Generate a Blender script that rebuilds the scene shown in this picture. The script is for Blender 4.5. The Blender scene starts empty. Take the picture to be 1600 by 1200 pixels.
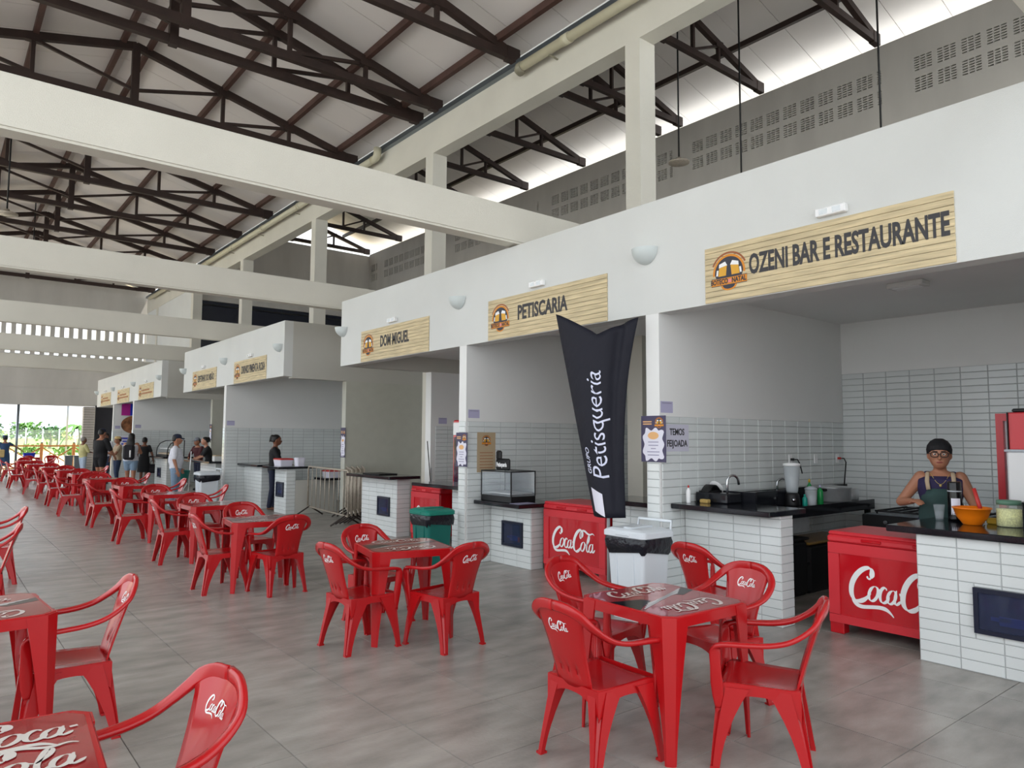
import bpy, bmesh, math, random
from mathutils import Vector, Matrix
random.seed(7)
S = bpy.context.scene
COL = S.collection
# ------------------------------------------------------------------ camera
F_PX, PITCH, YAW, ROLL, CAM_H = 1126.0, 0.0756378, 0.6788919, 0.00534242, 1.60
def _cam():
    cp, sp, cy, sy = math.cos(PITCH), math.sin(PITCH), math.cos(YAW), math.sin(YAW)
    fw = Vector((sy*cp, cy*cp, sp)); rt = Vector((cy, -sy, 0)); up = rt.cross(fw)
    cr, sr = math.cos(ROLL), math.sin(ROLL)
    rt2 = cr*rt + sr*up; up2 = -sr*rt + cr*up
    m = Matrix((rt2, up2, -fw)).transposed().to_4x4(); m.translation = (0, 0, CAM_H)
    cd = bpy.data.cameras.new('camera'); cd.sensor_fit = 'HORIZONTAL'; cd.sensor_width = 36
    cd.lens = F_PX/1600*36; cd.clip_start = .05; cd.clip_end = 600
    o = bpy.data.objects.new('camera', cd); COL.objects.link(o); o.matrix_world = m
    S.camera = o
_cam()
# ------------------------------------------------------------------ world, sun, exposure
def _world():
    w = bpy.data.worlds.new('sky'); S.world = w; w.use_nodes = True
    n = w.node_tree.nodes; l = w.node_tree.links; n.clear()
    out = n.new('ShaderNodeOutputWorld'); bg = n.new('ShaderNodeBackground')
    tc = n.new('ShaderNodeTexCoord'); mp = n.new('ShaderNodeMapping'); mp.inputs['Scale'].default_value = (1.0, 1.0, 3.5)
    nz = n.new('ShaderNodeTexNoise'); nz.inputs['Scale'].default_value = 2.2; nz.inputs['Detail'].default_value = 6; nz.inputs['Roughness'].default_value = .55
    rp = n.new('ShaderNodeValToRGB'); rp.color_ramp.elements[0].position = .42; rp.color_ramp.elements[1].position = .62
    rp.color_ramp.elements[0].color = (.80, .90, 1.0, 1); rp.color_ramp.elements[1].color = (1.0, 1.0, 1.0, 1)
    l.new(tc.outputs['Generated'], mp.inputs['Vector']); l.new(mp.outputs['Vector'], nz.inputs['Vector'])
    l.new(nz.outputs['Fac'], rp.inputs['Fac']); l.new(rp.outputs['Color'], bg.inputs['Color'])
    bg.inputs['Strength'].default_value = SKY
    l.new(bg.outputs['Background'], out.inputs['Surface'])
SKY, SUN, EXPO = 1.0, 4.6, 1.2
_world()
_sd = bpy.data.lights.new('sun', 'SUN'); _sd.energy = SUN; _sd.angle = .02; _sd.color = (1, .95, .87)
_so = bpy.data.objects.new('sun', _sd); COL.objects.link(_so)
_so.rotation_euler = Vector((-.38, .12, -1)).to_track_quat('-Z', 'Y').to_euler()
S.view_settings.view_transform = 'Standard'; S.view_settings.look = 'None'
S.view_settings.exposure = EXPO; S.view_settings.gamma = 1.0; S.view_settings.use_curve_mapping = False
# ------------------------------------------------------------------ helpers
def lin(c):
    if isinstance(c, str):
        c = [int(c[i:i+2], 16)/255 for i in (0, 2, 4)]
    return tuple((v/12.92 if v <= .04045 else ((v+.055)/1.055)**2.4) for v in c)
MATS = {}
def mat(name, col, rough=.5, metal=0.0, spec=.5, var=0.0, vscale=6.0, stretch=(1, 1, 1), bump=0.0, bscale=60.0, trans=0.0, ior=1.45, coat=0.0, island=0.0, emit=0.0, dist=.02):
    m = bpy.data.materials.new(name); m.use_nodes = True; MATS[name] = m
    nt = m.node_tree; n = nt.nodes; l = nt.links
    b = n['Principled BSDF']
    c = lin(col)
    b.inputs['Base Color'].default_value = (*c, 1); b.inputs['Roughness'].default_value = rough
    b.inputs['Metallic'].default_value = metal; b.inputs['Specular IOR Level'].default_value = spec
    b.inputs['Transmission Weight'].default_value = trans; b.inputs['IOR'].default_value = ior
    b.inputs['Coat Weight'].default_value = coat
    if emit:
        b.inputs['Emission Color'].default_value = (*c, 1); b.inputs['Emission Strength'].default_value = emit
    if var or bump:
        g = n.new('ShaderNodeNewGeometry'); mp = n.new('ShaderNodeMapping'); mp.inputs['Scale'].default_value = stretch
        l.new(g.outputs['Position'], mp.inputs['Vector'])
    if var:
        nz = n.new('ShaderNodeTexNoise'); nz.inputs['Scale'].default_value = vscale; nz.inputs['Detail'].default_value = 5
        l.new(mp.outputs['Vector'], nz.inputs['Vector'])
        mr = n.new('ShaderNodeMapRange'); mr.inputs['From Min'].default_value = .3; mr.inputs['From Max'].default_value = .7
        mr.inputs['To Min'].default_value = 1-var; mr.inputs['To Max'].default_value = 1+var
        l.new(nz.outputs['Fac'], mr.inputs['Value'])
        val = mr.outputs['Result']
    if island:
        oi = n.new('ShaderNodeObjectInfo'); g2 = n.new('ShaderNodeNewGeometry')
        ad = n.new('ShaderNodeMath'); ad.operation = 'ADD'; l.new(oi.outputs['Random'], ad.inputs[0]); l.new(g2.outputs['Random Per Island'], ad.inputs[1])
        fr = n.new('ShaderNodeMath'); fr.operation = 'FRACT'; l.new(ad.outputs[0], fr.inputs[0])
        mr2 = n.new('ShaderNodeMapRange'); mr2.inputs['To Min'].default_value = 1-island; mr2.inputs['To Max'].default_value = 1+island
        l.new(fr.outputs[0], mr2.inputs['Value'])
        if var:
            mu = n.new('ShaderNodeMath'); mu.operation = 'MULTIPLY'; l.new(val, mu.inputs[0]); l.new(mr2.outputs['Result'], mu.inputs[1]); val = mu.outputs[0]
        else: val = mr2.outputs['Result']
    if var or island:
        mx = n.new('ShaderNodeVectorMath'); mx.operation = 'SCALE'; mx.inputs[0].default_value = c
        l.new(val, mx.inputs['Scale']); l.new(mx.outputs['Vector'], b.inputs['Base Color'])
    if bump:
        nb = n.new('ShaderNodeTexNoise'); nb.inputs['Scale'].default_value = bscale; nb.inputs['Detail'].default_value = 3
        l.new(mp.outputs['Vector'], nb.inputs['Vector'])
        bp = n.new('ShaderNodeBump'); bp.inputs['Strength'].default_value = bump; bp.inputs['Distance'].default_value = dist
        l.new(nb.outputs['Fac'], bp.inputs['Height']); l.new(bp.outputs['Normal'], b.inputs['Normal'])
    return m
def clearmat(name, col=(1, 1, 1), alpha=.12, rough=.03):
    m = bpy.data.materials.new(name); m.use_nodes = True; MATS[name] = m
    b = m.node_tree.nodes['Principled BSDF']; b.inputs['Base Color'].default_value = (*lin(col), 1)
    b.inputs['Alpha'].default_value = alpha; b.inputs['Roughness'].default_value = rough
    return m
class MB:
    """collects geometry; build() links it as ONE mesh object"""
    def __init__(s): s.v = []; s.f = []; s.m = []; s.cur = 0; s.sm = []
    def mi(s, i): s.cur = i; return s
    def face(s, idx, smooth=False): s.f.append(tuple(idx)); s.m.append(s.cur); s.sm.append(smooth)
    def add(s, vs, fs, smooth=False):
        b = len(s.v); s.v += [tuple(q) for q in vs]
        for q in fs: s.face([b+i for i in q], smooth)
        return s
    def box(s, x0, x1, y0, y1, z0, z1):
        return s.add([(x0, y0, z0), (x1, y0, z0), (x1, y1, z0), (x0, y1, z0), (x0, y0, z1), (x1, y0, z1), (x1, y1, z1), (x0, y1, z1)],
                     [(0, 3, 2, 1), (4, 5, 6, 7), (0, 1, 5, 4), (1, 2, 6, 5), (2, 3, 7, 6), (3, 0, 4, 7)])
    def cbox(s, x0, x1, y0, y1, z0, z1, r=.01):
        """box with chamfered edges"""
        r = min(r, (x1-x0)*.49, (y1-y0)*.49, (z1-z0)*.49)
        X, Y, Z = (x0, x1), (y0, y1), (z0, z1); vs = []; ix = {}
        for i in (0, 1):
            for j in (0, 1):
                for k in (0, 1):
                    sx, sy, sz = (r if i == 0 else -r), (r if j == 0 else -r), (r if k == 0 else -r)
                    for a, d in enumerate(((0, sy, sz), (sx, 0, sz), (sx, sy, 0))):
                        ix[i, j, k, a] = len(vs); vs.append((X[i]+d[0], Y[j]+d[1], Z[k]+d[2]))
        fs = []
        for i in (0, 1): fs.append([ix[i, 0, 0, 0], ix[i, 1, 0, 0], ix[i, 1, 1, 0], ix[i, 0, 1, 0]])
        for j in (0, 1): fs.append([ix[0, j, 0, 1], ix[1, j, 0, 1], ix[1, j, 1, 1], ix[0, j, 1, 1]])
        for k in (0, 1): fs.append([ix[0, 0, k, 2], ix[1, 0, k, 2], ix[1, 1, k, 2], ix[0, 1, k, 2]])
        for i in (0, 1):
            for j in (0, 1): fs.append([ix[i, j, 0, 0], ix[i, j, 1, 0], ix[i, j, 1, 1], ix[i, j, 0, 1]])
            for k in (0, 1): fs.append([ix[i, 0, k, 0], ix[i, 1, k, 0], ix[i, 1, k, 2], ix[i, 0, k, 2]])
        for j in (0, 1):
            for k in (0, 1): fs.append([ix[0, j, k, 1], ix[1, j, k, 1], ix[1, j, k, 2], ix[0, j, k, 2]])
        for i in (0, 1):
            for j in (0, 1):
                for k in (0, 1): fs.append([ix[i, j, k, 0], ix[i, j, k, 1], ix[i, j, k, 2]])
        c = Vector(((x0+x1)/2, (y0+y1)/2, (z0+z1)/2)); out = []
        for q in fs:
            p = [Vector(vs[t]) for t in q]; nn = (p[1]-p[0]).cross(p[2]-p[0])
            if nn.dot(sum(p, Vector())/len(p)-c) < 0: q = q[::-1]
            out.append(q)
        return s.add(vs, out)
    def bar(s, a, b, w, h, up=(0, 0, 1)):
        """rectangular bar from a to b; w across, h along up"""
        a, b = Vector(a), Vector(b); d = (b-a).normalized(); u = Vector(up); u = (u-d*u.dot(d))
        if u.length < 1e-4: u = Vector((1, 0, 0)); u = u-d*u.dot(d)
        u.normalize(); r = d.cross(u)
        vs = []
        for p in (a, b):
            for (i, j) in ((-1, -1), (1, -1), (1, 1), (-1, 1)): vs.append(p+r*(i*w/2)+u*(j*h/2))
        return s.add(vs, [(0, 1, 2, 3), (7, 6, 5, 4), (0, 4, 5, 1), (1, 5, 6, 2), (2, 6, 7, 3), (3, 7, 4, 0)])
    def tube(s, pts, rad, n=10, cap=True, smooth=True, flat=None):
        """round tube along pts; rad number or list; flat=(ax,ay) ellipse scale"""
        pts = [Vector(p) for p in pts]
        if not isinstance(rad, (list, tuple)): rad = [rad]*len(pts)
        prev = None; base = len(s.v)
        for i, p in enumerate(pts):
            d = (pts[min(i+1, len(pts)-1)]-pts[max(i-1, 0)]).normalized()
            if prev is None:
                u = Vector((0, 0, 1)) if abs(d.z) < .9 else Vector((1, 0, 0))
            else: u = prev
            u = (u-d*u.dot(d)).normalized(); prev = u; r = d.cross(u)
            for k in range(n):
                a = 2*math.pi*k/n; ca, sa = math.cos(a)*rad[i], math.sin(a)*rad[i]
                if flat: ca *= flat[0]; sa *= flat[1]
                s.v.append(tuple(p+r*ca+u*sa))
        for i in range(len(pts)-1):
            for k in range(n):
                a, b = base+i*n+k, base+i*n+(k+1) % n
                s.face((a, b, b+n, a+n), smooth)
        if cap:
            s.face(tuple(base+k for k in reversed(range(n)))); e = base+(len(pts)-1)*n; s.face(tuple(e+k for k in range(n)))
        return s
    def lathe(s, prof, c=(0, 0, 0), n=20, smooth=True, sx=1, sy=1, cap=True):
        """profile [(r,z)...] about vertical axis at c"""
        base = len(s.v)
        for (r, z) in prof:
            for k in range(n):
                a = 2*math.pi*k/n; s.v.append((c[0]+r*math.cos(a)*sx, c[1]+r*math.sin(a)*sy, c[2]+z))
        for i in range(len(prof)-1):
            for k in range(n):
                a, b = base+i*n+k, base+i*n+(k+1) % n
                s.face((a, b, b+n, a+n), smooth)
        if cap:
            if prof[0][0] > 1e-4: s.face(tuple(base+k for k in reversed(range(n))))
            e = base+(len(prof)-1)*n
            if prof[-1][0] > 1e-4: s.face(tuple(e+k for k in range(n)))
        return s
    def loft(s, rings, cap=True, smooth=True, closed=True):
        n = len(rings[0]); base = len(s.v)
        for r in rings: s.v += [tuple(q) for q in r]
        for i in range(len(rings)-1):
            for k in range(n if closed else n-1):
                a, b = base+i*n+k, base+i*n+(k+1) % n
                s.face((a, b, b+n, a+n), smooth)
        if cap and closed:
            s.face(tuple(base+k for k in reversed(range(n)))); e = base+(len(rings)-1)*n; s.face(tuple(e+k for k in range(n)))
        return s
    def grid(s, fn, nu, nv, thick=None, smooth=True):
        """fn(u,v)->point, u,v in 0..1; thick = vector or fn(u,v)->vector offsets to the back side"""
        base = len(s.v); W = nu+1
        P = [[Vector(fn(i/nu, j/nv)) for i in range(nu+1)] for j in range(nv+1)]
        for row in P: s.v += [tuple(p) for p in row]
        for j in range(nv):
            for i in range(nu):
                a = base+j*W+i; s.face((a, a+1, a+W+1, a+W), smooth)
        if thick is not None:
            b2 = len(s.v)
            for j in range(nv+1):
                for i in range(nu+1):
                    t = thick(i/nu, j/nv) if callable(thick) else thick
                    s.v.append(tuple(P[j][i]+Vector(t)))
            for j in range(nv):
                for i in range(nu):
                    a = b2+j*W+i; s.face((a, a+W, a+W+1, a+1), smooth)
            for i in range(nu):
                s.face((base+i+1, base+i, b2+i, b2+i+1)); a = base+nv*W+i; c = b2+nv*W+i; s.face((a, a+1, c+1, c))
            for j in range(nv):
                a = base+j*W; c = b2+j*W; s.face((a, a+W, c+W, c)); a += nu; c += nu; s.face((a+W, a, c, c+W))
        return s
    def ball(s, c, r, n=10, m=7, sc=(1, 1, 1)):
        pr = [(math.sin(math.pi*i/m), -math.cos(math.pi*i/m)) for i in range(m+1)]
        base = len(s.v)
        for (q, z) in pr:
            for k in range(n):
                a = 2*math.pi*k/n; s.v.append((c[0]+r*q*math.cos(a)*sc[0], c[1]+r*q*math.sin(a)*sc[1], c[2]+r*z*sc[2]))
        for i in range(m):
            for k in range(n):
                a, b = base+i*n+k, base+i*n+(k+1) % n; s.face((a, b, b+n, a+n), True)
        return s
    def xf(s, M):
        s.v = [tuple(M @ Vector(q)) for q in s.v]; return s
    def mesh(s, name, mats):
        me = bpy.data.meshes.new(name); me.from_pydata(s.v, [], s.f)
        if not isinstance(mats, (list, tuple)): mats = [mats]
        for m in mats: me.materials.append(MATS[m] if isinstance(m, str) else m)
        if len(mats) > 1: me.polygons.foreach_set('material_index', s.m)
        me.polygons.foreach_set('use_smooth', s.sm); me.validate(); me.update(); return me
    def build(s, name, mats, parent=None, loc=None, rotz=0):
        return link(name, s.mesh(name, mats), parent, loc, rotz)
def link(name, data, parent=None, loc=None, rotz=0):
    o = bpy.data.objects.new(name, data); COL.objects.link(o)
    if parent is not None: o.parent = parent
    if loc is not None: o.location = loc
    if rotz: o.rotation_euler[2] = rotz
    return o
def thing(name, label, cat, loc=(0, 0, 0), rotz=0, group=None):
    o = link(name, None, None, loc, rotz); o.empty_display_size = .1
    return tag(o, label, cat, group)
def tag(o, label, cat, group=None):
    o['label'] = label; o['category'] = cat
    if group: o['group'] = group
    return o
def struct(o, label=None, cat=None):
    o['kind'] = 'structure'
    if label: o['label'] = label
    if cat: o['category'] = cat
    return o
def copy_tree(o, parent=None):
    c = o.copy(); COL.objects.link(c)
    if parent is not None: c.parent = parent; c.matrix_parent_inverse = o.matrix_parent_inverse.copy()
    for ch in o.children: copy_tree(ch, c)
    return c
def fixn(me):
    b = bmesh.new(); b.from_mesh(me); bmesh.ops.recalc_face_normals(b, faces=b.faces); b.to_mesh(me); b.free(); return me
# text as flat mesh: local x right, y up, centred
TXT = {}
def text_mesh(body, size=1.0, bold=0.0, sx=1.0, align='CENTER', mname='white', space=1.0, depth=.001):
    cu = bpy.data.curves.new('lettering', 'FONT'); cu.body = body; cu.size = size; cu.offset = bold; cu.align_x = align; cu.align_y = 'CENTER'
    cu.space_character = space; cu.extrude = depth; cu.resolution_u = 3
    o = bpy.data.objects.new('lettering', cu); COL.objects.link(o)
    dg = bpy.context.evaluated_depsgraph_get(); me = bpy.data.meshes.new_from_object(o.evaluated_get(dg))
    bpy.data.objects.remove(o); bpy.data.curves.remove(cu)
    if sx != 1: me.transform(Matrix.Diagonal((sx, 1, 1, 1)))
    me.materials.clear(); me.materials.append(MATS[mname]); return me
def frame(o, xdir, ydir):
    """rotation matrix for a flat thing drawn in local xy"""
    x, y = Vector(xdir).normalized(), Vector(ydir).normalized(); z = x.cross(y)
    m = Matrix((x, y, z)).transposed().to_4x4(); m.translation = o; return m
# ------------------------------------------------------------------ materials
mat('plaster', 'd6d7d4', .75, var=.03, vscale=1.2, bump=.15, bscale=180)
mat('plaster_in_lit', 'e9e9e7', .75, var=.02, vscale=1.2, bump=.12, bscale=180)  # same plaster made whiter, in place of light missing inside the stalls
mat('plaster_warm', 'd6d2c6', .8, var=.05, vscale=1.0, bump=.3, bscale=140)
mat('plaster_grey', 'c2c0b8', .8, var=.05, vscale=1.0, bump=.15, bscale=120)
mat('panel_green', 'bdbdb2', .7, var=.03)
mat('concrete_vent', 'c0bcb5', .85, var=.08, vscale=1.5, stretch=(1, 1, .3))
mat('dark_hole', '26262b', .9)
mat('navy_shade_print', '161b2b', .25)  # painted dark of the unlit opening, and the printed cup
mat('tile', 'dde1e0', .12, var=.03, vscale=2, island=.03, bump=.06, bscale=9, dist=.01)
mat('grout', 'adb0b0', .9)
mat('floor_tile', '9a958e', .27, var=.22, vscale=3.4, stretch=(.75, 1.7, 1), island=.07, bump=.10, bscale=60)
mat('floor_grout', '5d5a57', .9)
mat('granite', '1a1b20', .10, var=.35, vscale=260)
mat('steel_dark', '33241f', .6, var=.25, vscale=5)
mat('steel_rust', '503730', .7, var=.2, vscale=4)
mat('roof_sheet', 'e6dfda', .45, var=.03, vscale=.7)
mat('gutter_metal', '7d858c', .35, metal=.8)
mat('pvc', 'c9c3aa', .4, var=.04)
mat('pvc_dark', '8f8a78', .5)
mat('white', 'f2f2f2', .5); mat('black', '101012', .5); mat('black_gloss', '0b0b0e', .12)
mat('red', 'b01116', .26, coat=.12, var=.05, vscale=3); mat('red_cooler', 'c00a1a', .22, coat=.4)
mat('red_dark', '9d2024', .15, coat=.6, var=.08, vscale=10)
mat('red_frame', 'd3333c', .3)
mat('chrome', 'c8ccd0', .18, metal=1.0); mat('alu', 'c3c6c8', .35, metal=.6, var=.08, vscale=12)
mat('galv', 'b3a899', .4, metal=.35, var=.2, vscale=20); mat('rusty_foot', '3d3430', .6, metal=.4)
mat('sand', 'd8c49c', .9, var=.2, vscale=.6); mat('grass', '7f9a4e', .9, var=.3, vscale=.8); mat('paving', 'c4c8ca', .8, var=.06, vscale=.4)
mat('wood_fence', 'b5743d', .6, var=.15, vscale=8); mat('wood_slat', 'a9a29a', .7, var=.08, vscale=6)
mat('leaf', '4f7a35', .7, var=.35, vscale=.9, island=.25); mat('leaf_dark', '3b6238', .7, var=.3, vscale=.9, island=.25); mat('leaf_pale', 'a6b25a', .7, var=.3, vscale=.9, island=.2); mat('bark', '7d6b57', .9, var=.2)
mat('mesh_fence', 'b8ccc8', .7)
# ------------------------------------------------------------------ numbers taken off the photograph
XF, XB = 5.39, 8.95                       # stall front plane, stall back wall
FZ0, FZ1, CZ = 2.81, 3.92, 3.07           # fascia bottom, top, stall ceiling
XC, XV = 7.80, 15.60                      # hall columns, vented outer wall
COLY = [1.0, 6.74, 12.30, 18.10, 23.85, 29.60, 35.3]
BEAMY = [1.0, 6.60, 12.12, 17.92, 23.70, 29.45]
TRUSSY = [-1.9, .95, 3.8, 6.75, 9.55, 12.02, 12.76, 15.77, 18.55, 21.35, 24.13, 27.06, 30.0, 33.0, 36.0]
APX = 2.88
def cam_px(p):
    v = S.camera.matrix_world.inverted() @ Vector(p)
    if v.z > -.05: return None
    return 800+F_PX*v.x/-v.z, 600-F_PX*v.y/-v.z, -v.z
S.camera.matrix_world = S.camera.matrix_world
bpy.context.view_layer.update()
CAMI = S.camera.matrix_world.inverted()
# ------------------------------------------------------------------ tiles
TM = {}
def tile_mesh(w, h, m, t=.007, ch=.004):
    k = (round(w, 3), round(h, 3), m, t)
    if k not in TM:
        b = MB(); c = min(.0012 if m == 'floor_tile' else ch, w*.3, h*.3)
        b.add([(0, 0, 0), (w, 0, 0), (w, h, 0), (0, h, 0), (c, c, t), (w-c, c, t), (w-c, h-c, t), (c, h-c, t)],
              [(4, 5, 6, 7), (0, 1, 5, 4), (1, 2, 6, 5), (2, 3, 7, 6), (3, 0, 4, 7)])
        TM[k] = b.mesh('tile', m)
    return TM[k]
def tile_field(parent, o, u, v, U, V, pu=.27, pv=.0762, gap=.004, m='tile', limit=300, u0=0.0, name='tile', t=.007, hole=None):
    """tiles on a rectangle at o, along u (U long) and v (V long); nearest in view become parts, the rest one 'stuff' part"""
    o, u, v = Vector(o), Vector(u), Vector(v); n = u.cross(v)
    cells = []
    a = -u0
    while a < U-1e-4:
        ax, bx = max(a, 0), min(a+pu, U); a += pu
        b = 0.0
        while b < V-1e-4:
            x0, x1 = ax, bx; y0, y1 = b, min(b+pv, V); b += pv
            pcs = [(x0, x1, y0, y1)]
            if hole and x0 < hole[1] and x1 > hole[0] and y0 < hole[3] and y1 > hole[2]:   # tile cut around an opening
                ha, hb = max(x0, hole[0]), min(x1, hole[1])
                pcs = [(x0, hole[0], y0, y1), (hole[1], x1, y0, y1), (ha, hb, y0, hole[2]), (ha, hb, hole[3], y1)]
            for p0, p1, q0, q1 in pcs:
                w, h = p1-p0-gap, q1-q0-gap
                if w < .008 or h < .006: continue
                p = o+u*(p0+gap/2)+v*(q0+gap/2)
                q = CAMI @ (p+u*w/2+v*h/2)
                vis = q.z < -.1 and abs(q.x/-q.z) < .74 and abs(q.y/-q.z) < .56
                cells.append((0 if vis else 1, -q.z, p, w, h))
    cells.sort(key=lambda c: (c[0], c[1]))
    rot = Matrix((u, v, n)).transposed().to_4x4(); rest = MB()
    if m == 'tile':
        gb = MB(); e = n*.0015
        gb.add([o+e, o+u*U+e, o+u*U+v*V+e, o+v*V+e], [(0, 1, 2, 3)]); gb.build('grout_bed', 'grout', parent)
    for i, (inv, d, p, w, h) in enumerate(cells):
        if i < limit and not inv:
            ob = link(name, tile_mesh(w, h, m, t), parent); mm = rot.copy(); mm.translation = p; ob.matrix_local = mm
        else:
            c = min(.0012 if m == 'floor_tile' else .004, w*.3, h*.3)
            pts = [(0, 0, 0), (w, 0, 0), (w, h, 0), (0, h, 0), (c, c, t), (w-c, c, t), (w-c, h-c, t), (c, h-c, t)]
            rest.add([p+u*x+v*y+n*z for x, y, z in pts], [(4, 5, 6, 7), (0, 1, 5, 4), (1, 2, 6, 5), (2, 3, 7, 6), (3, 0, 4, 7)])
    if rest.f:
        r = rest.build(name+'_field', m, parent); r['kind'] = 'stuff'
def wallbox(name, x0, x1, y0, y1, z0, z1, m='plaster', label=None):
    return struct(MB().box(x0, x1, y0, y1, z0, z1).build(name, m), label)
# ------------------------------------------------------------------ ground and floor
wallbox('ground', -260, 260, -120, 420, -.6, -.12, 'paving')
floor = wallbox('floor', -12, 16.5, -9, 38.0, -.119, -.006, 'floor_grout')
fl_p = .635
tile_field(floor, (.88-fl_p*14, 2.345-fl_p*9, -.006), (1, 0, 0), (0, 1, 0), fl_p*27, fl_p*64, fl_p, fl_p, .004, 'floor_tile', 300, t=.006)
# ------------------------------------------------------------------ stall blocks
def wall_tiles(w, o, u, v, U, V, limit=300, u0=0.0): tile_field(w, o, u, v, U, V, limit=limit, u0=u0)
def block(no, y0, y1, parts, near_end, far_end, lim):
    """fascia, ceiling, roof, back wall and partitions of one row of stalls"""
    wallbox('wall_fascia_%d' % no, XF, XF+.18, y0, y1, FZ0, FZ1, 'plaster')
    wallbox('ceiling_stall_%d' % no, XF+.18, XB, y0+.18, y1-.18, CZ, CZ+.1, 'plaster_in_lit')
    wallbox('ceiling_stall_roof_%d' % no, XF+.18, XB, y0+.18, y1-.18, FZ1-.12, FZ1-.02, 'plaster_grey')
    bw = wallbox('wall_back_%d' % no, XB, XB+.15, y0, y1, 0, FZ1, 'plaster_in_lit')
    if near_end is not None:
        wallbox('wall_near_lintel_%d' % no, XF+.18, XB, y0, y0+.18, 2.78, FZ1, 'plaster_grey')
        wallbox('wall_near_end_%d' % no, near_end, XB, y0, y0+.18, 0, 2.78, 'panel_green')
    if far_end is not None:
        wallbox('wall_far_lintel_%d' % no, XF+.18, XB, y1-.18, y1, FZ0, FZ1, 'plaster_grey')
        w = wallbox('wall_far_end_%d' % no, far_end, XB, y1-.18, y1, 0, FZ0, 'plaster_in_lit')
        wall_tiles(w, (far_end+.1, y1-.18, 0), (1, 0, 0), (0, 0, 1), XB-far_end-.1, 1.82, lim)
    for k, p in enumerate(parts):
        w = wallbox('wall_partition_%d_%d' % (no, k+1), XF+.005, XB, p, p+.16, 0, CZ, 'plaster_in_lit')
        wall_tiles(w, (XF+.03, p, 0), (1, 0, 0), (0, 0, 1), XB-XF-.03, 1.82, lim)
        wall_tiles(w, (XF+.005, p+.155, 0), (0, -1, 0), (0, 0, 1), .15, 1.82, lim)
    ys = sorted([y0]+[q for p in parts for q in (p, p+.16)]+[y1]); ys = [y0+.18 if near_end is not None else y0]+ys[1:-1]+[y1-.18 if far_end is not None else y1]
    for a, b in zip(ys[::2], ys[1::2]):
        wall_tiles(bw, (XB, b, 0), (0, -1, 0), (0, 0, 1), b-a, 2.43, 240 if (lim and 0 < a < 3) else min(lim, 60), )
block(1, -2.3, 11.33, [1.05, 4.45, 7.63], None, 7.10, 260)
block(2, 13.87, 21.08, [17.38], 6.74, 7.2, 0)
block(3, 23.55, 34.20, [27.2, 30.65], 6.9, 7.2, 0)
# ------------------------------------------------------------------ hall columns, ring beams
k = 0
for xc, dx in ((XC, .34), (-2.04-.34, .34)):
    for y in COLY:
        k += 1
        wallbox('wall_column_%d' % k, xc, xc+dx, y, y+.28, 0, 7.47, 'plaster_warm')
wallbox('wall_long_beam_right', XC, XC+.31, -5, 37.4, 7.47, 8.14, 'plaster_warm')
wallbox('wall_long_beam_left', -2.04-.33, -2.04, -5, 37.4, 7.47, 8.14, 'plaster_warm')
for i, y in enumerate(BEAMY):
    b = MB().box(-2.04, XV, y, y+.19, 3.94, 4.385); b.box(-2.04, XV, y-.012, y, 3.965, 4.37)
    struct(b.build('trim_cross_beam_%d' % (i+1), 'plaster_warm'), 'long pale cross beam spanning the hall at stall roof height')
wallbox('wall_clerestory', XC+.2, XC+.3, -5, 30, 8.14, 10.3, 'plaster_grey')
# far bay beyond the last column: white infill
wallbox('wall_far_bay', XC+.03, XC+.2, 29.88, 37.4, 3.92, 7.47, 'plaster')
# end wall of the side hall ; a navy panel paints the dark of the unlit opening below
wallbox('wall_side_end', XC+.34, XV, 30.0, 30.2, 7.08, 10.05, 'concrete_vent')
wallbox('opening_shade_1', XC+.34, XV, 30.12, 30.2, 3.95, 7.08, 'navy_shade_print')
wallbox('wall_side_end_base', XC+.34, XV, 30.02, 30.2, 0, 3.95, 'plaster_grey')
trim = MB()
for i in range(4): trim.box(XC+.34, XV, 30.08, 30.12, 3.95+i*.98, 4.01+i*.98)
struct(trim.build('trim_opening_bars', 'black'))
# ------------------------------------------------------------------ vented outer wall
vw = MB(); VZ = [(8.80, 9.15), (9.25, 9.60)]; Y_A, Y_B = -3.0, 30.0
vw.box(XV, XV+.2, Y_A, Y_B, 0, 8.80); vw.box(XV, XV+.2, Y_A, Y_B, 9.60, 10.12); vw.box(XV, XV+.2, Y_A, Y_B, 9.15, 9.25)
def holes(y0, y1, z0, z1, nc, nr):
    cw = (y1-y0)/(nc*1.22+.22); gy = cw*.22; rh = (z1-z0)/(nr*1.9+.9); gz = rh*.9
    for c in range(nc+1): vw.box(XV, XV+.12, y0+c*(cw+gy), y0+c*(cw+gy)+gy, z0, z1)
    for c in range(nc):
        a = y0+gy+c*(cw+gy)
        for r in range(nr+1): vw.box(XV, XV+.12, a, a+cw, z0+r*(rh+gz), z0+r*(rh+gz)+gz)
    vw.mi(1).box(XV+.121, XV+.18, y0, y1, z0, z1).mi(0)
for z0, z1 in VZ:
    y = Y_A; bay = 6.68-5.63*2
    while bay < Y_B:
        gs = [(bay+.0, bay+.13, 1)]+[(bay+.19+j*.443, bay+.19+j*.443+.38, 3) for j in range(11)]
        for a, b, nc in gs:
            if a < Y_A or b > Y_B or (18.3 < b and a < 19.6): continue
            if a > y+.001: vw.box(XV, XV+.2, y, a, z0, z1)
            holes(a, b, z0, z1, nc, 6); y = b
        bay += 5.63
    vw.box(XV, XV+.2, y, Y_B, z0, z1)
struct(vw.build('wall_vented', ['concrete_vent', 'dark_hole']), 'grey concrete wall with two rows of ventilation slots')
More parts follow.
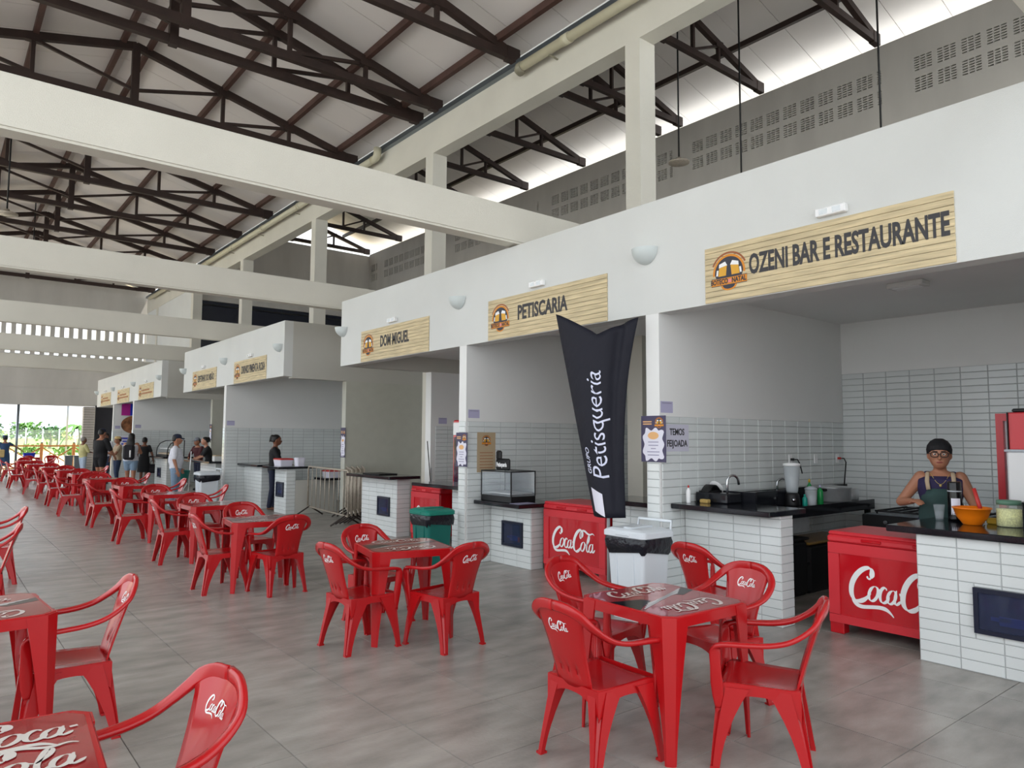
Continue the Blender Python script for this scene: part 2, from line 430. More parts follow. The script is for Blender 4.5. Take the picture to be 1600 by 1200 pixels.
# ------------------------------------------------------------------ roofs
def roof(name, apex_x, apex_z, e0, e1, slope, y0, y1, pw=.95, label=None, skip=None):
    cap = MB().bar((apex_x, y0, apex_z+.06), (apex_x, y1, apex_z+.06), .5, .03)
    root = struct(cap.build(name, 'roof_sheet'), label)
    for side, ex in ((-1, e0), (1, e1)):
        L = abs(ex-apex_x); dz = L*slope
        a = Vector((apex_x, 0, apex_z)); b = Vector((ex, 0, apex_z-dz)); w = pw-.012
        me = MB()
        me.add([(a.x, 0, a.z), (b.x, 0, b.z), (b.x, w, b.z), (a.x, w, a.z), (a.x, 0, a.z+.04), (b.x, 0, b.z+.04), (b.x, w, b.z+.04), (a.x, w, a.z+.04)],
               [(0, 1, 2, 3), (7, 6, 5, 4), (0, 4, 5, 1), (1, 5, 6, 2), (2, 6, 7, 3), (3, 7, 4, 0)])
        me.add([(a.x, w-.01, a.z+.03), (b.x, w-.01, b.z+.03), (b.x, w+.022, b.z+.03), (a.x, w+.022, a.z+.03)], [(0, 1, 2, 3)])
        m = fixn(me.mesh('roof_panel', 'roof_sheet'))
        y = y0
        while y < y1-.1:
            link('roof_panel', m, root, (0, y, 0)); y += pw
roof('ceiling_main_roof', APX, 9.72, -2.6, 7.95, .244, -4, 37.4, label='pale sheet roof over the hall on rusty purlins')
roof('ceiling_side_roof', 11.85, 11.62, 7.95, 16.3, .26, -4, 30.2, label='grey sheet roof over the side hall')
# ------------------------------------------------------------------ trusses and purlins
ORD = ['nearest', 'second', 'third', 'fourth', 'fifth', 'sixth', 'seventh', 'eighth', 'ninth', 'tenth', 'eleventh', 'twelfth', 'thirteenth', 'fourteenth', 'fifteenth']
def truss_parts(t, ax, az, hz, half, slope, nodes, ch=.145, cw=.11):
    d = {}
    for s in (-1, 1):
        e = Vector((ax+s*half, 0, hz+.02))
        MB().bar((ax, 0, az), e, cw, ch).build('top_chord', 'steel_dark', t)
        for i, nx in enumerate(nodes):
            tz = az-slope*nx
            MB().bar((ax+s*nx, 0, hz), (ax+s*nx, 0, tz), cw*.7, .07, (1, 0, 0)).build('web_post', 'steel_dark', t)
            MB().box(ax+s*nx-.13, ax+s*nx+.13, -cw*.56, cw*.56, tz-.10, tz+.05).build('gusset_plate', 'steel_dark', t)
            prev = ([0]+nodes)[i]
            MB().bar((ax+s*prev, 0, hz+(.28 if i == 0 else .08)), (ax+s*nx, 0, tz-.05), .06, .06).build('web_diagonal', 'steel_dark', t)
        MB().box(min(e.x, e.x-s*.28), max(e.x, e.x-s*.28), -cw*.58, cw*.58, hz-.09, hz+.16).build('gusset_plate', 'steel_dark', t)
    MB().bar((ax-half, 0, hz), (ax+half, 0, hz), cw, ch).build('bottom_chord', 'steel_dark', t)
    MB().bar((ax, 0, hz-.1), (ax, 0, az+.05), cw*1.2, .14, (1, 0, 0)).build('king_post', 'steel_dark', t)
t0 = None
for i, y in enumerate(TRUSSY):
    lab = 'dark steel roof truss over the main hall, %s from the camera end' % ORD[i]
    if t0 is None:
        t0 = thing('roof_truss', lab, 'truss', (0, y, 0), 0, 'trusses over the main hall')
        truss_parts(t0, APX, 9.50, 8.30, 4.92, .244, [1.73, 3.21])
    else:
        c = copy_tree(t0); c.location = (0, y, 0); c['label'] = lab
t1 = None; n = 0
for y in [q for q in TRUSSY if q < 30.1]:
    lab = 'dark steel roof truss over the side hall, %s from the camera end' % ORD[n]; n += 1
    if t1 is None:
        t1 = thing('roof_truss', lab, 'truss', (0, y, 0), 0, 'trusses over the side hall')
        truss_parts(t1, 11.85, 11.32, 10.22, 3.75, .285, [1.0, 1.95])
    else:
        c = copy_tree(t1); c.location = (0, y, 0); c['label'] = lab
for j, (nx, w) in enumerate(((-4.4, 'lowest on the open side'), (-3.1, 'second up on the open side'), (-1.7, 'third up on the open side'), (-.24, 'at the ridge, open side'), (.24, 'at the ridge, stall side'), (1.75, 'third up on the stall side'), (3.22, 'second up on the stall side'), (4.45, 'lowest on the stall side, above the gutter'))):
    z = 9.60-.244*abs(nx)
    tag(MB().bar((APX+nx, -4, z), (APX+nx, 37.3, z), .09, .13).build('purlin', 'steel_rust'), 'rusty brown roof purlin of the main hall, '+w, 'purlin', 'purlins of the main hall')
for j, (nx, w) in enumerate(((-3.0, 'second from the columns'), (-1.5, 'left of the ridge'), (-.2, 'at the ridge'), (1.1, 'upper one above the vented wall'), (2.45, 'lower one above the vented wall'), (-3.6, 'closest to the columns'))):
    z = 11.45-.27*abs(nx)
    tag(MB().bar((11.85+nx, -4, z), (11.85+nx, 30.1, z), .09, .13).build('purlin', 'steel_dark'), 'dark roof purlin of the side hall, '+w, 'purlin', 'purlins of the side hall')
# gutter and rain pipes along the long beam
gt = MB().box(7.70, 7.715, -4, 37.3, 8.15, 8.24); gt.box(7.70, 7.98, -4, 37.3, 8.142, 8.155); gt.box(7.965, 7.98, -4, 37.3, 8.15, 8.30)
tag(gt.build('roof_gutter', 'gutter_metal'), 'grey metal gutter along the eave above the long beam', 'gutter')
def rain_pipe(label, y0, y1, x, z, elbow):
    t = thing('rain_pipe', label, 'pipe', (x, y0, z))
    L = y1-y0; r = .078
    MB().tube([(0, 0, 0), (0, L, 0)], r, 14).build('pipe', 'pvc', t)
    q = 1.4
    while q < L-.5:
        MB().tube([(0, q, 0), (0, q+.16, 0)], r*1.16, 14).build('coupling', 'pvc', t)
        MB().bar((.0, q+.5, -r), (.195, q+.5, -r-.02), .03, .02).build('bracket', 'pvc_dark', t)
        q += 2.8
    if elbow == 'cap':
        MB().tube([(0, L-.03, 0), (0, L+.05, 0), (.03, L+.10, 0), (.09, L+.12, 0)], [r*1.15, r*1.2, r*1.2, r*1.2], 14).build('elbow', 'pvc_dark', t)
    else:
        MB().tube([(0, .05, 0), (0, -.10, 0), (.0, -.16, .06), (0, -.17, .22)], r*1.12, 14).build('elbow', 'pvc', t)
rain_pipe('cream plastic rain pipe with grey end along the long beam, nearest the camera', 1.0, 9.2, 7.60, 7.97, 'cap')
rain_pipe('long cream plastic rain pipe running away along the beam to the far end', 14.5, 36.0, 7.60, 7.95, 'elbow')
# pendant lamps
def pendant(x, y, zt, zl, label):
    t = thing('pendant_lamp', label, 'lamp', (x, y, zl), 0, 'pendant lamps')
    MB().tube([(0, 0, .1), (0, 0, zt-zl)], .018, 8).build('stem', 'black', t)
    MB().lathe([(.0, .12), (.05, .12), (.07, .06), (.22, .03), (.23, .0), (.0, -.01)], n=18).build('shade', 'galv', t)
pendant(12.5, 9.7, 11.46, 7.65, 'round pendant lamp hanging in front of the vented wall by the thick column')
for q, (yy, w) in enumerate(((8.15, 'first stem right of the thick column'), (5.4, 'middle stem before the slotted wall'), (2.35, 'rightmost stem at the photo edge'))):
    pendant(12.5, yy, 11.46, 6.0, 'pendant lamp on a thin black stem, '+w)
pendant(1.15, 20.2, 9.3, 6.75, 'round pendant lamp hanging at the left edge under the trusses')
pendant(2.4, 28.5, 9.62, 7.15, 'small pendant lamp hanging before the far gable wall')
pendant(11.3, 25.6, 11.5, 7.15, 'pendant lamp on a long stem under the bright gable opening')
# ------------------------------------------------------------------ far gable wall with light slots
fg = MB(); GY = 37.5
sl = [(2.35+.357*q, 2.35+.357*q+.19) for q in range(-11, 15)]+[(2.35+.357*15, 7.79)]
fg.box(-2.4, 8.0, GY, GY+.2, 2.95, 5.18); fg.box(-2.4, 8.0, GY, GY+.2, 6.62, 8.2)
x = -2.4
for a, b in sl: fg.box(x, a, GY, GY+.2, 5.18, 6.62); x = b
fg.box(x, 8.0, GY, GY+.2, 5.18, 6.62)
fg.add([(-2.4, GY, 8.2), (8.0, GY, 8.2), (8.0, GY, 8.45), (APX, GY, 9.66), (-2.4, GY, 8.4)], [(0, 1, 2, 3, 4)])
fg.box(-2.4, 8.0, GY-.02, GY, 4.55, 4.60); fg.box(-2.4, 8, GY-.02, GY, 3.72, 3.76)
struct(fg.build('wall_far_gable', 'concrete_vent'), 'grey far gable wall with a row of bright upright slots')
wallbox('far_gap_shade', 5.85, 9.1, GY-.1, GY+.1, 0, 3.0, 'dark_hole')  # dark panel painting the shade in the gap beside the pillar
sp = thing('slatted_pillar', 'pale grey slatted pillar at the right of the far opening', 'pillar', (5.55, 37.2, 0))
for q in range(26): MB().box(-.22, .22, -.2, .2, q*.112, q*.112+.10).build('slat', 'wood_slat', sp)
MB().box(-.2, .2, -.18, .18, 0, 2.92).build('core', 'dark_hole', sp)
# ------------------------------------------------------------------ counters (tiled) and granite tops
mat('meter_frame', '1b2033', .35); mat('meter_inside', '2c3458', .5, var=.5, vscale=14); mat('meter_blue', '3a55c8', .4); mat('meter_orange', 'c0563a', .5)
clearmat('glass', 'dfe8ee', .13, .02); clearmat('glass_dark', '39405a', .45, .05)
def meter_panel(t, x, yc, zc, w=.40, h=.31):
    m = MB()
    for a, b, c, d in ((-w/2, w/2, h/2-.03, h/2), (-w/2, w/2, -h/2, -h/2+.03), (-w/2, -w/2+.03, -h/2+.03, h/2-.03), (w/2-.03, w/2, -h/2+.03, h/2-.03)):
        m.box(x-.03, x+.005, yc+a, yc+b, zc+c, zc+d)
    f = m.build('meter_box', 'meter_frame', t)
    MB().box(x-.002, x+.001, yc-w/2+.03, yc+w/2-.03, zc-h/2+.03, zc+h/2-.03).build('back_plate', 'meter_inside', f)
    MB().box(x-.022, x-.018, yc-w/2+.03, yc+w/2-.03, zc-h/2+.03, zc+h/2-.03).build('pane', 'glass_dark', f)
    q = MB(); q.box(x-.014, x-.004, yc-.10, yc+.05, zc-.08, zc-.02); q.box(x-.014, x-.004, yc-.02, yc+.10, zc-.055, zc-.03); q.build('meter', 'meter_blue', f)
    MB().box(x-.013, x-.003, yc-.15, yc-.11, zc-.09, zc-.03).build('breaker', 'meter_orange', f)
def counter(label, x0, x1, y0, y1, h, panel=None, parts=True, side=True, core_x1=None):
    t = thing('tiled_counter', label, 'counter', (0, 0, 0))
    MB().box(x0+.008, x1, y0+.008, y1, 0, h).build('core', 'grout', t)
    hole = None
    if panel: hole = (y1-panel[0]-.2, y1-panel[0]+.2, panel[1]-.155, panel[1]+.155)
    tile_field(t, (x0+.008, y1, 0), (0, -1, 0), (0, 0, 1), y1-y0, h, limit=300 if parts else 0, hole=hole)
    tile_field(t, (x0, y0+.008, 0), (1, 0, 0), (0, 0, 1), x1-x0, h, limit=120 if parts else 0)
    if panel: meter_panel(t, x0+.006, *panel)
    return t
def slab(label, x0, x1, y0, y1, z, th=.048):
    return tag(MB().cbox(x0, x1, y0, y1, z, z+th, .006).build('granite_worktop', 'granite'), label, 'countertop')
counter('white tiled counter with wide meter box under the woman with glasses', 5.735, 5.93, 1.22, 2.33, .917, (1.76, .43))
slab('black granite top carrying the orange bowl and the yellow jar', 5.68, 6.62, 1.215, 2.52, .9175)
counter('white tiled counter with a plain front beside the white bin', 5.745, 5.95, 3.43, 4.44, .945)
slab('black granite bar top with a chrome tap beside the white bin', 5.53, 6.12, 3.40, 4.44, .9455)
counter('white tiled counter with a meter box under the glass display case', 5.80, 6.0, 6.80, 7.62, .76, (7.16, .40))
slab('black granite top under the glass display case', 5.52, 6.22, 6.70, 7.62, .7605)
counter('narrow white tiled counter behind the white bin and the dark banner', 5.98, 6.15, 4.62, 5.62, .90)
slab('black granite top just behind the dark feather banner', 5.75, 6.4, 4.62, 5.70, .9005)
counter('white tiled counter with a meter box beside the steel barriers', 5.95, 6.20, 10.33, 11.55, .935, (10.75, .47), parts=True)
slab('black granite top with a flat black tray beside the steel barriers', 5.72, 6.30, 10.18, 11.70, .9355)
counter('white tiled counter between the green bin and the red chest cooler', 5.85, 6.05, 7.80, 8.60, .90)
slab('black granite top over the red chest cooler behind the green bin', 5.60, 6.20, 7.80, 9.30, .9002)
t = counter('white counter with a meter box beside the woman dressed in black', 5.86, 6.06, 14.75, 15.40, .94, (15.08, .5), parts=False)
MB().box(6.06, 7.0, 14.75, 14.85, 0, .70).build('side_panel', 'plaster_grey', t)
slab('black granite top carrying the white box with a red lid', 5.66, 6.5, 14.70, 15.62, .9405)
slab('low black granite shelf behind the steel barriers', 6.52, 8.6, 14.3, 14.86, .70)
counter('tiled counter between the woman in black and the slim white post', 5.86, 6.06, 16.2, 17.37, .94, parts=False)
slab('black granite top left of the woman in black', 5.7, 6.4, 16.05, 17.37, .9405)
counter('small white counter in front of the two stall workers', 5.86, 6.1, 19.55, 20.9, .92, parts=False)
slab('black granite top the two stall workers lean on', 5.62, 6.12, 19.3, 22.3, .9205)
counter('white counter with a narrow meter box under the curved pastry case', 5.86, 6.3, 24.5, 26.0, .92, (25.4, .45), parts=False)
slab('black granite top under the curved pastry case', 5.7, 6.6, 24.3, 26.1, .9205)
counter('plain white counter behind the woman with the backpack', 5.86, 6.2, 27.4, 28.6, .92, parts=False)
slab('black granite top behind the woman with the backpack', 5.7, 6.4, 27.4, 29.0, .9205)
# ------------------------------------------------------------------ sign boards
mat('sign_wood', 'cdbb95', .55, var=.22, vscale=3.0, stretch=(1, 1.0, 14), island=.05)
mat('sign_ink', '3b3a3d', .6); mat('orange', 'd98a2b', .6); mat('brown_ink', '9b5a35', .6); mat('beer', 'e0a73a', .6); mat('emblem_dark', '3a3a44', .6); mat('pink', 'e58a8a', .6)
def arc_ring(mb, r0, r1, a0, a1, n=20, z=0, c=(0, 0), sy=1):
    for i in range(n):
        p = [a0+(a1-a0)*(i+q)/n for q in (0, 1)]
        mb.add([(c[0]+r*math.cos(a), c[1]+sy*r*math.sin(a), z) for r, a in ((r0, p[0]), (r1, p[0]), (r1, p[1]), (r0, p[1]))], [(0, 1, 2, 3)])
def disc(mb, r, z, c=(0, 0), n=24, sx=1, sy=1, a0=0, a1=2*math.pi):
    mb.add([(c[0]+sx*r*math.cos(a0+(a1-a0)*i/n), c[1]+sy*r*math.sin(a0+(a1-a0)*i/n), z) for i in range(n+1)]+[(c[0], c[1], z)], [(i, i+1, n+1) for i in range(n)])
def poly(mb, pts, z): mb.add([(x, y, z) for x, y in pts], [tuple(range(len(pts)))])
EMB = {}
def emblem_mesh():
    if 'e' in EMB: return EMB['e']
    m = MB()     # unit size: about 1 wide, 1 tall
    m.mi(0); arc_ring(m, .40, .455, math.radians(-5), math.radians(185), z=.001); m.mi(4); arc_ring(m, .475, .52, math.radians(25), math.radians(155), z=.001)
    m.mi(1); disc(m, .40, .001, a0=0, a1=math.pi); poly(m, [(-.40, 0), (.40, 0), (.36, -.1), (-.36, -.1)], .001)
    for s in (-1, 1):
        m.mi(2); poly(m, [(s*.08, -.06), (s*.30, -.06), (s*.27, .16), (s*.05, .20)][::s], .002)
        m.mi(3); poly(m, [(s*.04, .19), (s*.28, .15), (s*.27, .24), (s*.10, .29)][::s], .003)
        m.mi(3); poly(m, [(s*.31, -.04), (s*.36, -.04), (s*.34, .10), (s*.29, .10)][::s], .002)
    m.mi(0); poly(m, [(-.5, -.10), (.5, -.10), (.5, -.30), (-.5, -.30)], .003)
    m.mi(1); poly(m, [(-.5, -.285), (.5, -.285), (.5, -.30), (-.5, -.30)], .004); poly(m, [(-.5, -.10), (.5, -.10), (.5, -.115), (-.5, -.115)], .004)
    m.mi(0); disc(m, .22, .002, c=(0, -.30), a0=math.pi, a1=2*math.pi, sy=.6); m.mi(1); disc(m, .17, .003, c=(0, -.30), a0=math.pi, a1=2*math.pi, sy=.55)
    m.mi(5); poly(m, [(-.02, -.155), (.07, -.155), (.07, -.245), (-.02, -.245)], .005)
    EMB['e'] = m.mesh('emblem', ['orange', 'emblem_dark', 'beer', 'white', 'brown_ink', 'pink']); return EMB['e']
def emblem(parent, M, size, words=True):
    e = link('emblem', emblem_mesh(), parent); e.matrix_local = M @ Matrix.Scale(size, 4)
    if words:
        for tx, x in (('BOTECO', -.27), ('NATAL', .28)):
            if tx not in TXT: TXT[tx] = text_mesh(tx, .17, .006, .72, mname='sign_ink')
            o = link('lettering', TXT[tx], e); o.location = (x, -.20, .0065)
    return e
def sign(yc, words, w=2.04, tsize=.20, tsx=.62, label=None, tx=.17, emb=True, bold=.0075):
    t = thing('sign_board', label, 'sign', (XF, yc, FZ0+.005))
    nb = 10; ph = .50/nb
    for q in range(nb): MB().cbox(-.012, -.001, -w/2, w/2, q*ph+.0015, (q+1)*ph-.0015, .002).build('plank', 'sign_wood', t)
    M0 = frame((-.0125, w*.5-.25, .245), (0, -1, 0), (0, 0, 1))
    if emb: emblem(t, M0, .36)
    if words:
        me = text_mesh(words, tsize, bold, 1, mname='sign_ink')
        wid = max(v.co.x for v in me.vertices)-min(v.co.x for v in me.vertices)
        me.transform(Matrix.Diagonal((tsx/wid, 1, 1, 1)))
        o = link('lettering', me, t); o.matrix_local = frame((-.0135, -tx, .27), (0, -1, 0), (0, 0, 1))
    return t
sign(2.88, 'OZENI BAR E RESTAURANTE', label='wooden-look sign reading OZENI BAR E RESTAURANTE', tsize=.235, tsx=1.56, tx=.21)
sign(6.13, 'PETISCARIA', label='wooden-look sign reading PETISCARIA', tsize=.235, tsx=.86, tx=-.01)
sign(9.55, 'DOM MIGUEL', label='wooden-look sign reading DOM MIGUEL', tsize=.235, tsx=.86, tx=.05)
sign(15.82, 'DRINKS PIMENTA ROSA', label='wooden-look sign reading DRINKS PIMENTA ROSA', tsize=.235, tsx=1.45, tx=.22)
sign(19.17, 'ESPETINHO DO MISÃO', label='wooden-look sign left of the DRINKS PIMENTA ROSA sign', tsize=.22, tsx=1.35, tx=.16)
def blur_sign(yc, label):
    t = sign(yc, '', label=label)
    for r in range(2):
        for q in range(9 if r else 12):
            MB().box(-.0145, -.012, .55-q*.12-.09, .55-q*.12, .20+r*.10-.035, .20+r*.10+.02).build('lettering', 'brown_ink', t)
blur_sign(25.5, 'wooden-look sign nearest on the farthest stall block')
blur_sign(29.0, 'wooden-look sign in the middle of the farthest stall block')
blur_sign(32.3, 'wooden-look sign at the far end of the farthest stall block')
# sconces and small emergency lights on the fascias
mat('sconce', 'cdd4d3', .4)
def bowl():
    m = MB(); R_ = .145
    def fn(u, v):
        a = math.pi*(.5+u); q = v*math.pi/2; return (R_*math.sin(q)*math.cos(a), R_*math.sin(q)*math.sin(a), -.155*math.cos(q))
    m.grid(fn, 16, 8)
    m.grid(lambda u, v: (fn(u, 1)[0]*(1-.10*v), fn(u, 1)[1]*(1-.10*v), -.012*v), 16, 1)
    m.grid(lambda u, v: (fn(u, 1)[0]*.9*(1-v), fn(u, 1)[1]*.9*(1-v), -.012), 16, 1)
    return m
bm_ = fixn(bowl().mesh('bowl', 'sconce'))
W_ = ['between the OZENI and PETISCARIA signs', 'between the PETISCARIA and DOM MIGUEL signs', 'at the left end of the DOM MIGUEL fascia', 'at the right end of the DRINKS PIMENTA ROSA fascia', 'left of the DRINKS PIMENTA ROSA sign', 'at the left end of the middle stall block', 'at the right end of the farthest block', 'second on the farthest block', 'third on the farthest block', 'last on the farthest block']
for y, w in zip((4.59, 7.80, 11.24, 14.10, 17.52, 20.98, 23.72, 27.25, 30.75, 34.05), W_):
    t = thing('wall_sconce', 'white half-bowl wall lamp '+w, 'wall lamp', (XF-.002, y, 3.46), 0, 'half-bowl wall lamps')
    link('bowl', bm_, t); MB().box(-.012, .0, -.06, .06, -.1, -.02).build('mount', 'white', t)
clearmat('lens', 'eef6fa', .5, .1)
for y, w in ((2.71, 'OZENI BAR E RESTAURANTE'), (6.2, 'PETISCARIA'), (9.54, 'DOM MIGUEL'), (15.75, 'DRINKS PIMENTA ROSA'), (19.2, 'second block left'), (25.5, 'farthest block, nearest'), (29.0, 'farthest block, middle'), (32.3, 'farthest block, last')):
    t = thing('emergency_light', 'small white emergency light box above the %s sign' % w, 'emergency light', (XF-.001, y, 3.345), 0, 'emergency lights above the signs')
    MB().cbox(-.055, 0, -.12, .12, 0, .065, .006).build('housing', 'white', t)
    for s in (-.085, .02): MB().box(-.058, -.054, s, s+.065, .012, .053).build('lens', 'lens', t)
t = thing('ceiling_light', 'flat white light fitting on the ceiling of the nearest stall', 'ceiling light', (7.02, 2.84, CZ-.05)); MB().cbox(-.09, .09, -.16, .16, 0, .05, .008).build('housing', 'plaster', t)
MB().box(-.06, .06, -.12, .12, -.004, .0).build('diffuser', 'white', t)
# ------------------------------------------------------------------ paper notices and posters
mat('poster_purple', '4a4560', .6); mat('poster_white', 'e4e2ee', .6); mat('poster_peach', 'e8b47a', .6); mat('poster_grey', '9a96b0', .6); mat('kraft', 'b9a486', .7); mat('lilac', 'b7b3d0', .7)
def wavy(cx, cy, rx, ry, n=60, k=9, amp=.10): return [(cx+rx*(1+amp*math.cos(k*a))*max(-1, min(1, 1.25*math.cos(a))), cy+ry*(1+amp*math.cos(k*a))*max(-1, min(1, 1.25*math.sin(a)))) for a in (2*math.pi*i/n for i in range(n))]
def poster(label, M, w, h, kind='price'):
    t = thing('poster', label, 'poster'); t.matrix_world = M
    if kind == 'price':
        MB().box(-w/2, w/2, -h/2, h/2, -.004, 0).build('sheet', 'poster_purple', t)
        m = MB(); poly(m, wavy(0, -h*.12, w*.40, h*.33), .001); m.build('cloud', 'poster_white', t)
        m = MB(); disc(m, w*.22, .002, c=(0, h*.07), sy=.55); m.build('oval', 'poster_peach', t)
        m = MB()
        for q, ww in enumerate((.42, .40, .2, .5, .46)): poly(m, [(-w*ww/2, -h*(.08+.07*q)), (w*ww/2, -h*(.08+.07*q)), (w*ww/2, -h*(.06+.07*q)), (-w*ww/2, -h*(.06+.07*q))], .002)
        m.build('small_print', 'poster_grey', t)
        m = MB()
        for q in range(2): poly(m, [(-w*.42, h*(.36-.05*q)), (-w*.06, h*(.36-.05*q)), (-w*.06, h*(.385-.05*q)), (-w*.42, h*(.385-.05*q))], .001)
        m.build('heading', 'poster_peach', t)
        emblem(t, Matrix.Translation((w*.24, h*.34, .001)), w*.36, False)
    elif kind == 'kraft':
        MB().box(-w/2, w/2, -h/2, h/2, -.003, 0).build('sheet', 'kraft', t)
        emblem(t, Matrix.Translation((0, h*.28, .001)), w*.5, False)
        m = MB()
        for q in range(6): poly(m, [(-w*.36, -h*(.02+.075*q)), (w*.36, -h*(.02+.075*q)), (w*.36, -h*(.005+.075*q)), (-w*.36, -h*(.005+.075*q))], .001)
        m.build('small_print', 'brown_ink', t)
    return t
NX = ((0, -1, 0), (0, 0, 1)); NY = ((1, 0, 0), (0, 0, 1))
poster('price poster with orange oval on the white post beside the dark banner', frame((XF-.012, 4.515, 1.605), *NX), .30, .44)
poster('price poster on the white post beside the green bin', frame((XF-.012, 7.70, 1.455), *NX), .25, .44)
poster('narrow price poster on the grey wall edge above the steel barriers', frame((6.73, 13.95, 1.50), *NX), .22, .62)
poster('small price poster on the far stall wall edge above the workers', frame((6.89, 23.63, 1.75), *NX), .22, .5)
poster('brown paper poster with emblem on the tiles by the display case', frame((5.72, 7.62, 1.42), *NY), .30, .52, 'kraft')
mat('notice_white', 'cfcddc', .7)
def sheet(label, M, w, h, lines=(), m='lilac', ink='sign_ink'):
    t = thing('paper_notice', label, 'notice'); t.matrix_world = M
    MB().box(-w/2, w/2, -h/2, h/2, -.002, 0).build('sheet', m, t)
    for tx, y, s, sx in lines:
        me = text_mesh(tx, s, .002, sx, mname=ink); o = link('lettering', me, t); o.location = (0, y, .001)
    if not lines:
        q = MB(); poly(q, [(-w*.4, h*.30), (w*.4, h*.30), (w*.4, h*.40), (-w*.4, h*.40)], .001); q.build('heading', 'poster_grey', t)
    return t
sheet('white paper notice reading TEMOS FEIJOADA on the tiles', frame((5.64, 4.44, 1.615), *NY), .36, .26, (('TEMOS', .055, .088, .8), ('FEIJOADA', -.055, .088, .8)), 'notice_white')
for x, y, z, w in ((5.50, 4.448, 1.91, 'beside the TEMOS FEIJOADA stall post'), (5.52, 7.628, 1.92, 'above the brown paper poster'), (7.36, 11.148, 1.92, 'in the stall with the red fridge'), (5.52, 17.378, 1.93, 'above the tiles left of the woman in black'), (5.55, 27.198, 1.95, 'in the farthest block, near stall'), (5.55, 30.648, 1.95, 'in the farthest block, middle stall')):
    sheet('small lilac notice stuck above the tiles '+w, frame((x, y, z), *NY), .18, .11)
# hanging food posters in the far block
mat('magenta', 'b51d8f', .6); mat('blue_print', '2438c0', .6); mat('rust_print', 'a9442a', .6); mat('yellow_print', 'd9b23a', .6); mat('food_print', '8a5a3a', .6, var=.8, vscale=5)
t = thing('food_banner', 'colourful hanging banner with magenta and blue stripes in the farthest block', 'banner', (6.1, 30.6, 2.15))
for q, m in enumerate(('magenta', 'magenta', 'blue_print', 'blue_print', 'rust_print', 'yellow_print')): MB().box(-.45+q*.15, -.3+q*.15, -.012, 0, .25, .70).build('stripe', m, t)
m = MB(); disc(m, .45, 0, n=30, sy=.75); m.xf(Matrix.Rotation(math.pi/2, 4, 'X')); m.xf(Matrix.Translation((0, -.014, -.1))); m.build('food_picture', 'food_print', t)
t = sheet('white notice with blue lines behind the man in black', frame((5.95, 30.60, 1.42), *NY), .7, .4, (), 'poster_white')
for q in range(3): MB().box(-.26+.04*(q % 2), .26-.04*(q % 2), .10-.10*q-.025, .10-.10*q+.025, 0, .003).build('print_line', 'blue_print', t)
# ------------------------------------------------------------------ script lettering drawn as pen strokes
def bez(p, n=14):
    """chain of cubic segments: p0,c1,c2,p1,c1,c2,p2..."""
    out = []
    for i in range(0, len(p)-3, 3):
        a, b, c, d = (Vector(q) for q in p[i:i+4])
        for k in range(n):
            t = k/n; s = 1-t; out.append(a*s**3+b*3*s*s*t+c*3*s*t*t+d*t**3)
    out.append(Vector(p[-1])); return out
def pen(mb, pts, w, ang=-25, thin=.34, taper=(.12, .12), f=None):
    n = len(pts); L = []
    for i, p in enumerate(pts):
        d = pts[min(i+1, n-1)]-pts[max(i-1, 0)]; d = d.normalized() if d.length > 0 else Vector((1, 0))
        nib = math.radians(ang); k = abs(d.x*math.sin(nib)-d.y*math.cos(nib))
        ww = w*(thin+(1-thin)*k); t = i/(n-1)
        if t < taper[0]: ww *= .35+.65*t/taper[0]
        if t > 1-taper[1]: ww *= .25+.75*(1-t)/taper[1]
        nn = Vector((-d.y, d.x)); L.append((p+nn*ww/2, p-nn*ww/2))
    f = f or (lambda q: (q[0], q[1], 0))
    b = len(mb.v)
    for a, c in L: mb.v.append(f(a)); mb.v.append(f(c))
    for i in range(n-1): mb.face((b+2*i, b+2*i+1, b+2*i+3, b+2*i+2))
def ell(cx, cy, rx, ry, a0=100, a1=460, n=26):
    return [Vector((cx+rx*math.cos(math.radians(a0+(a1-a0)*i/n))+.28*ry*math.sin(math.radians(a0+(a1-a0)*i/n)), cy+ry*math.sin(math.radians(a0+(a1-a0)*i/n)))) for i in range(n+1)]
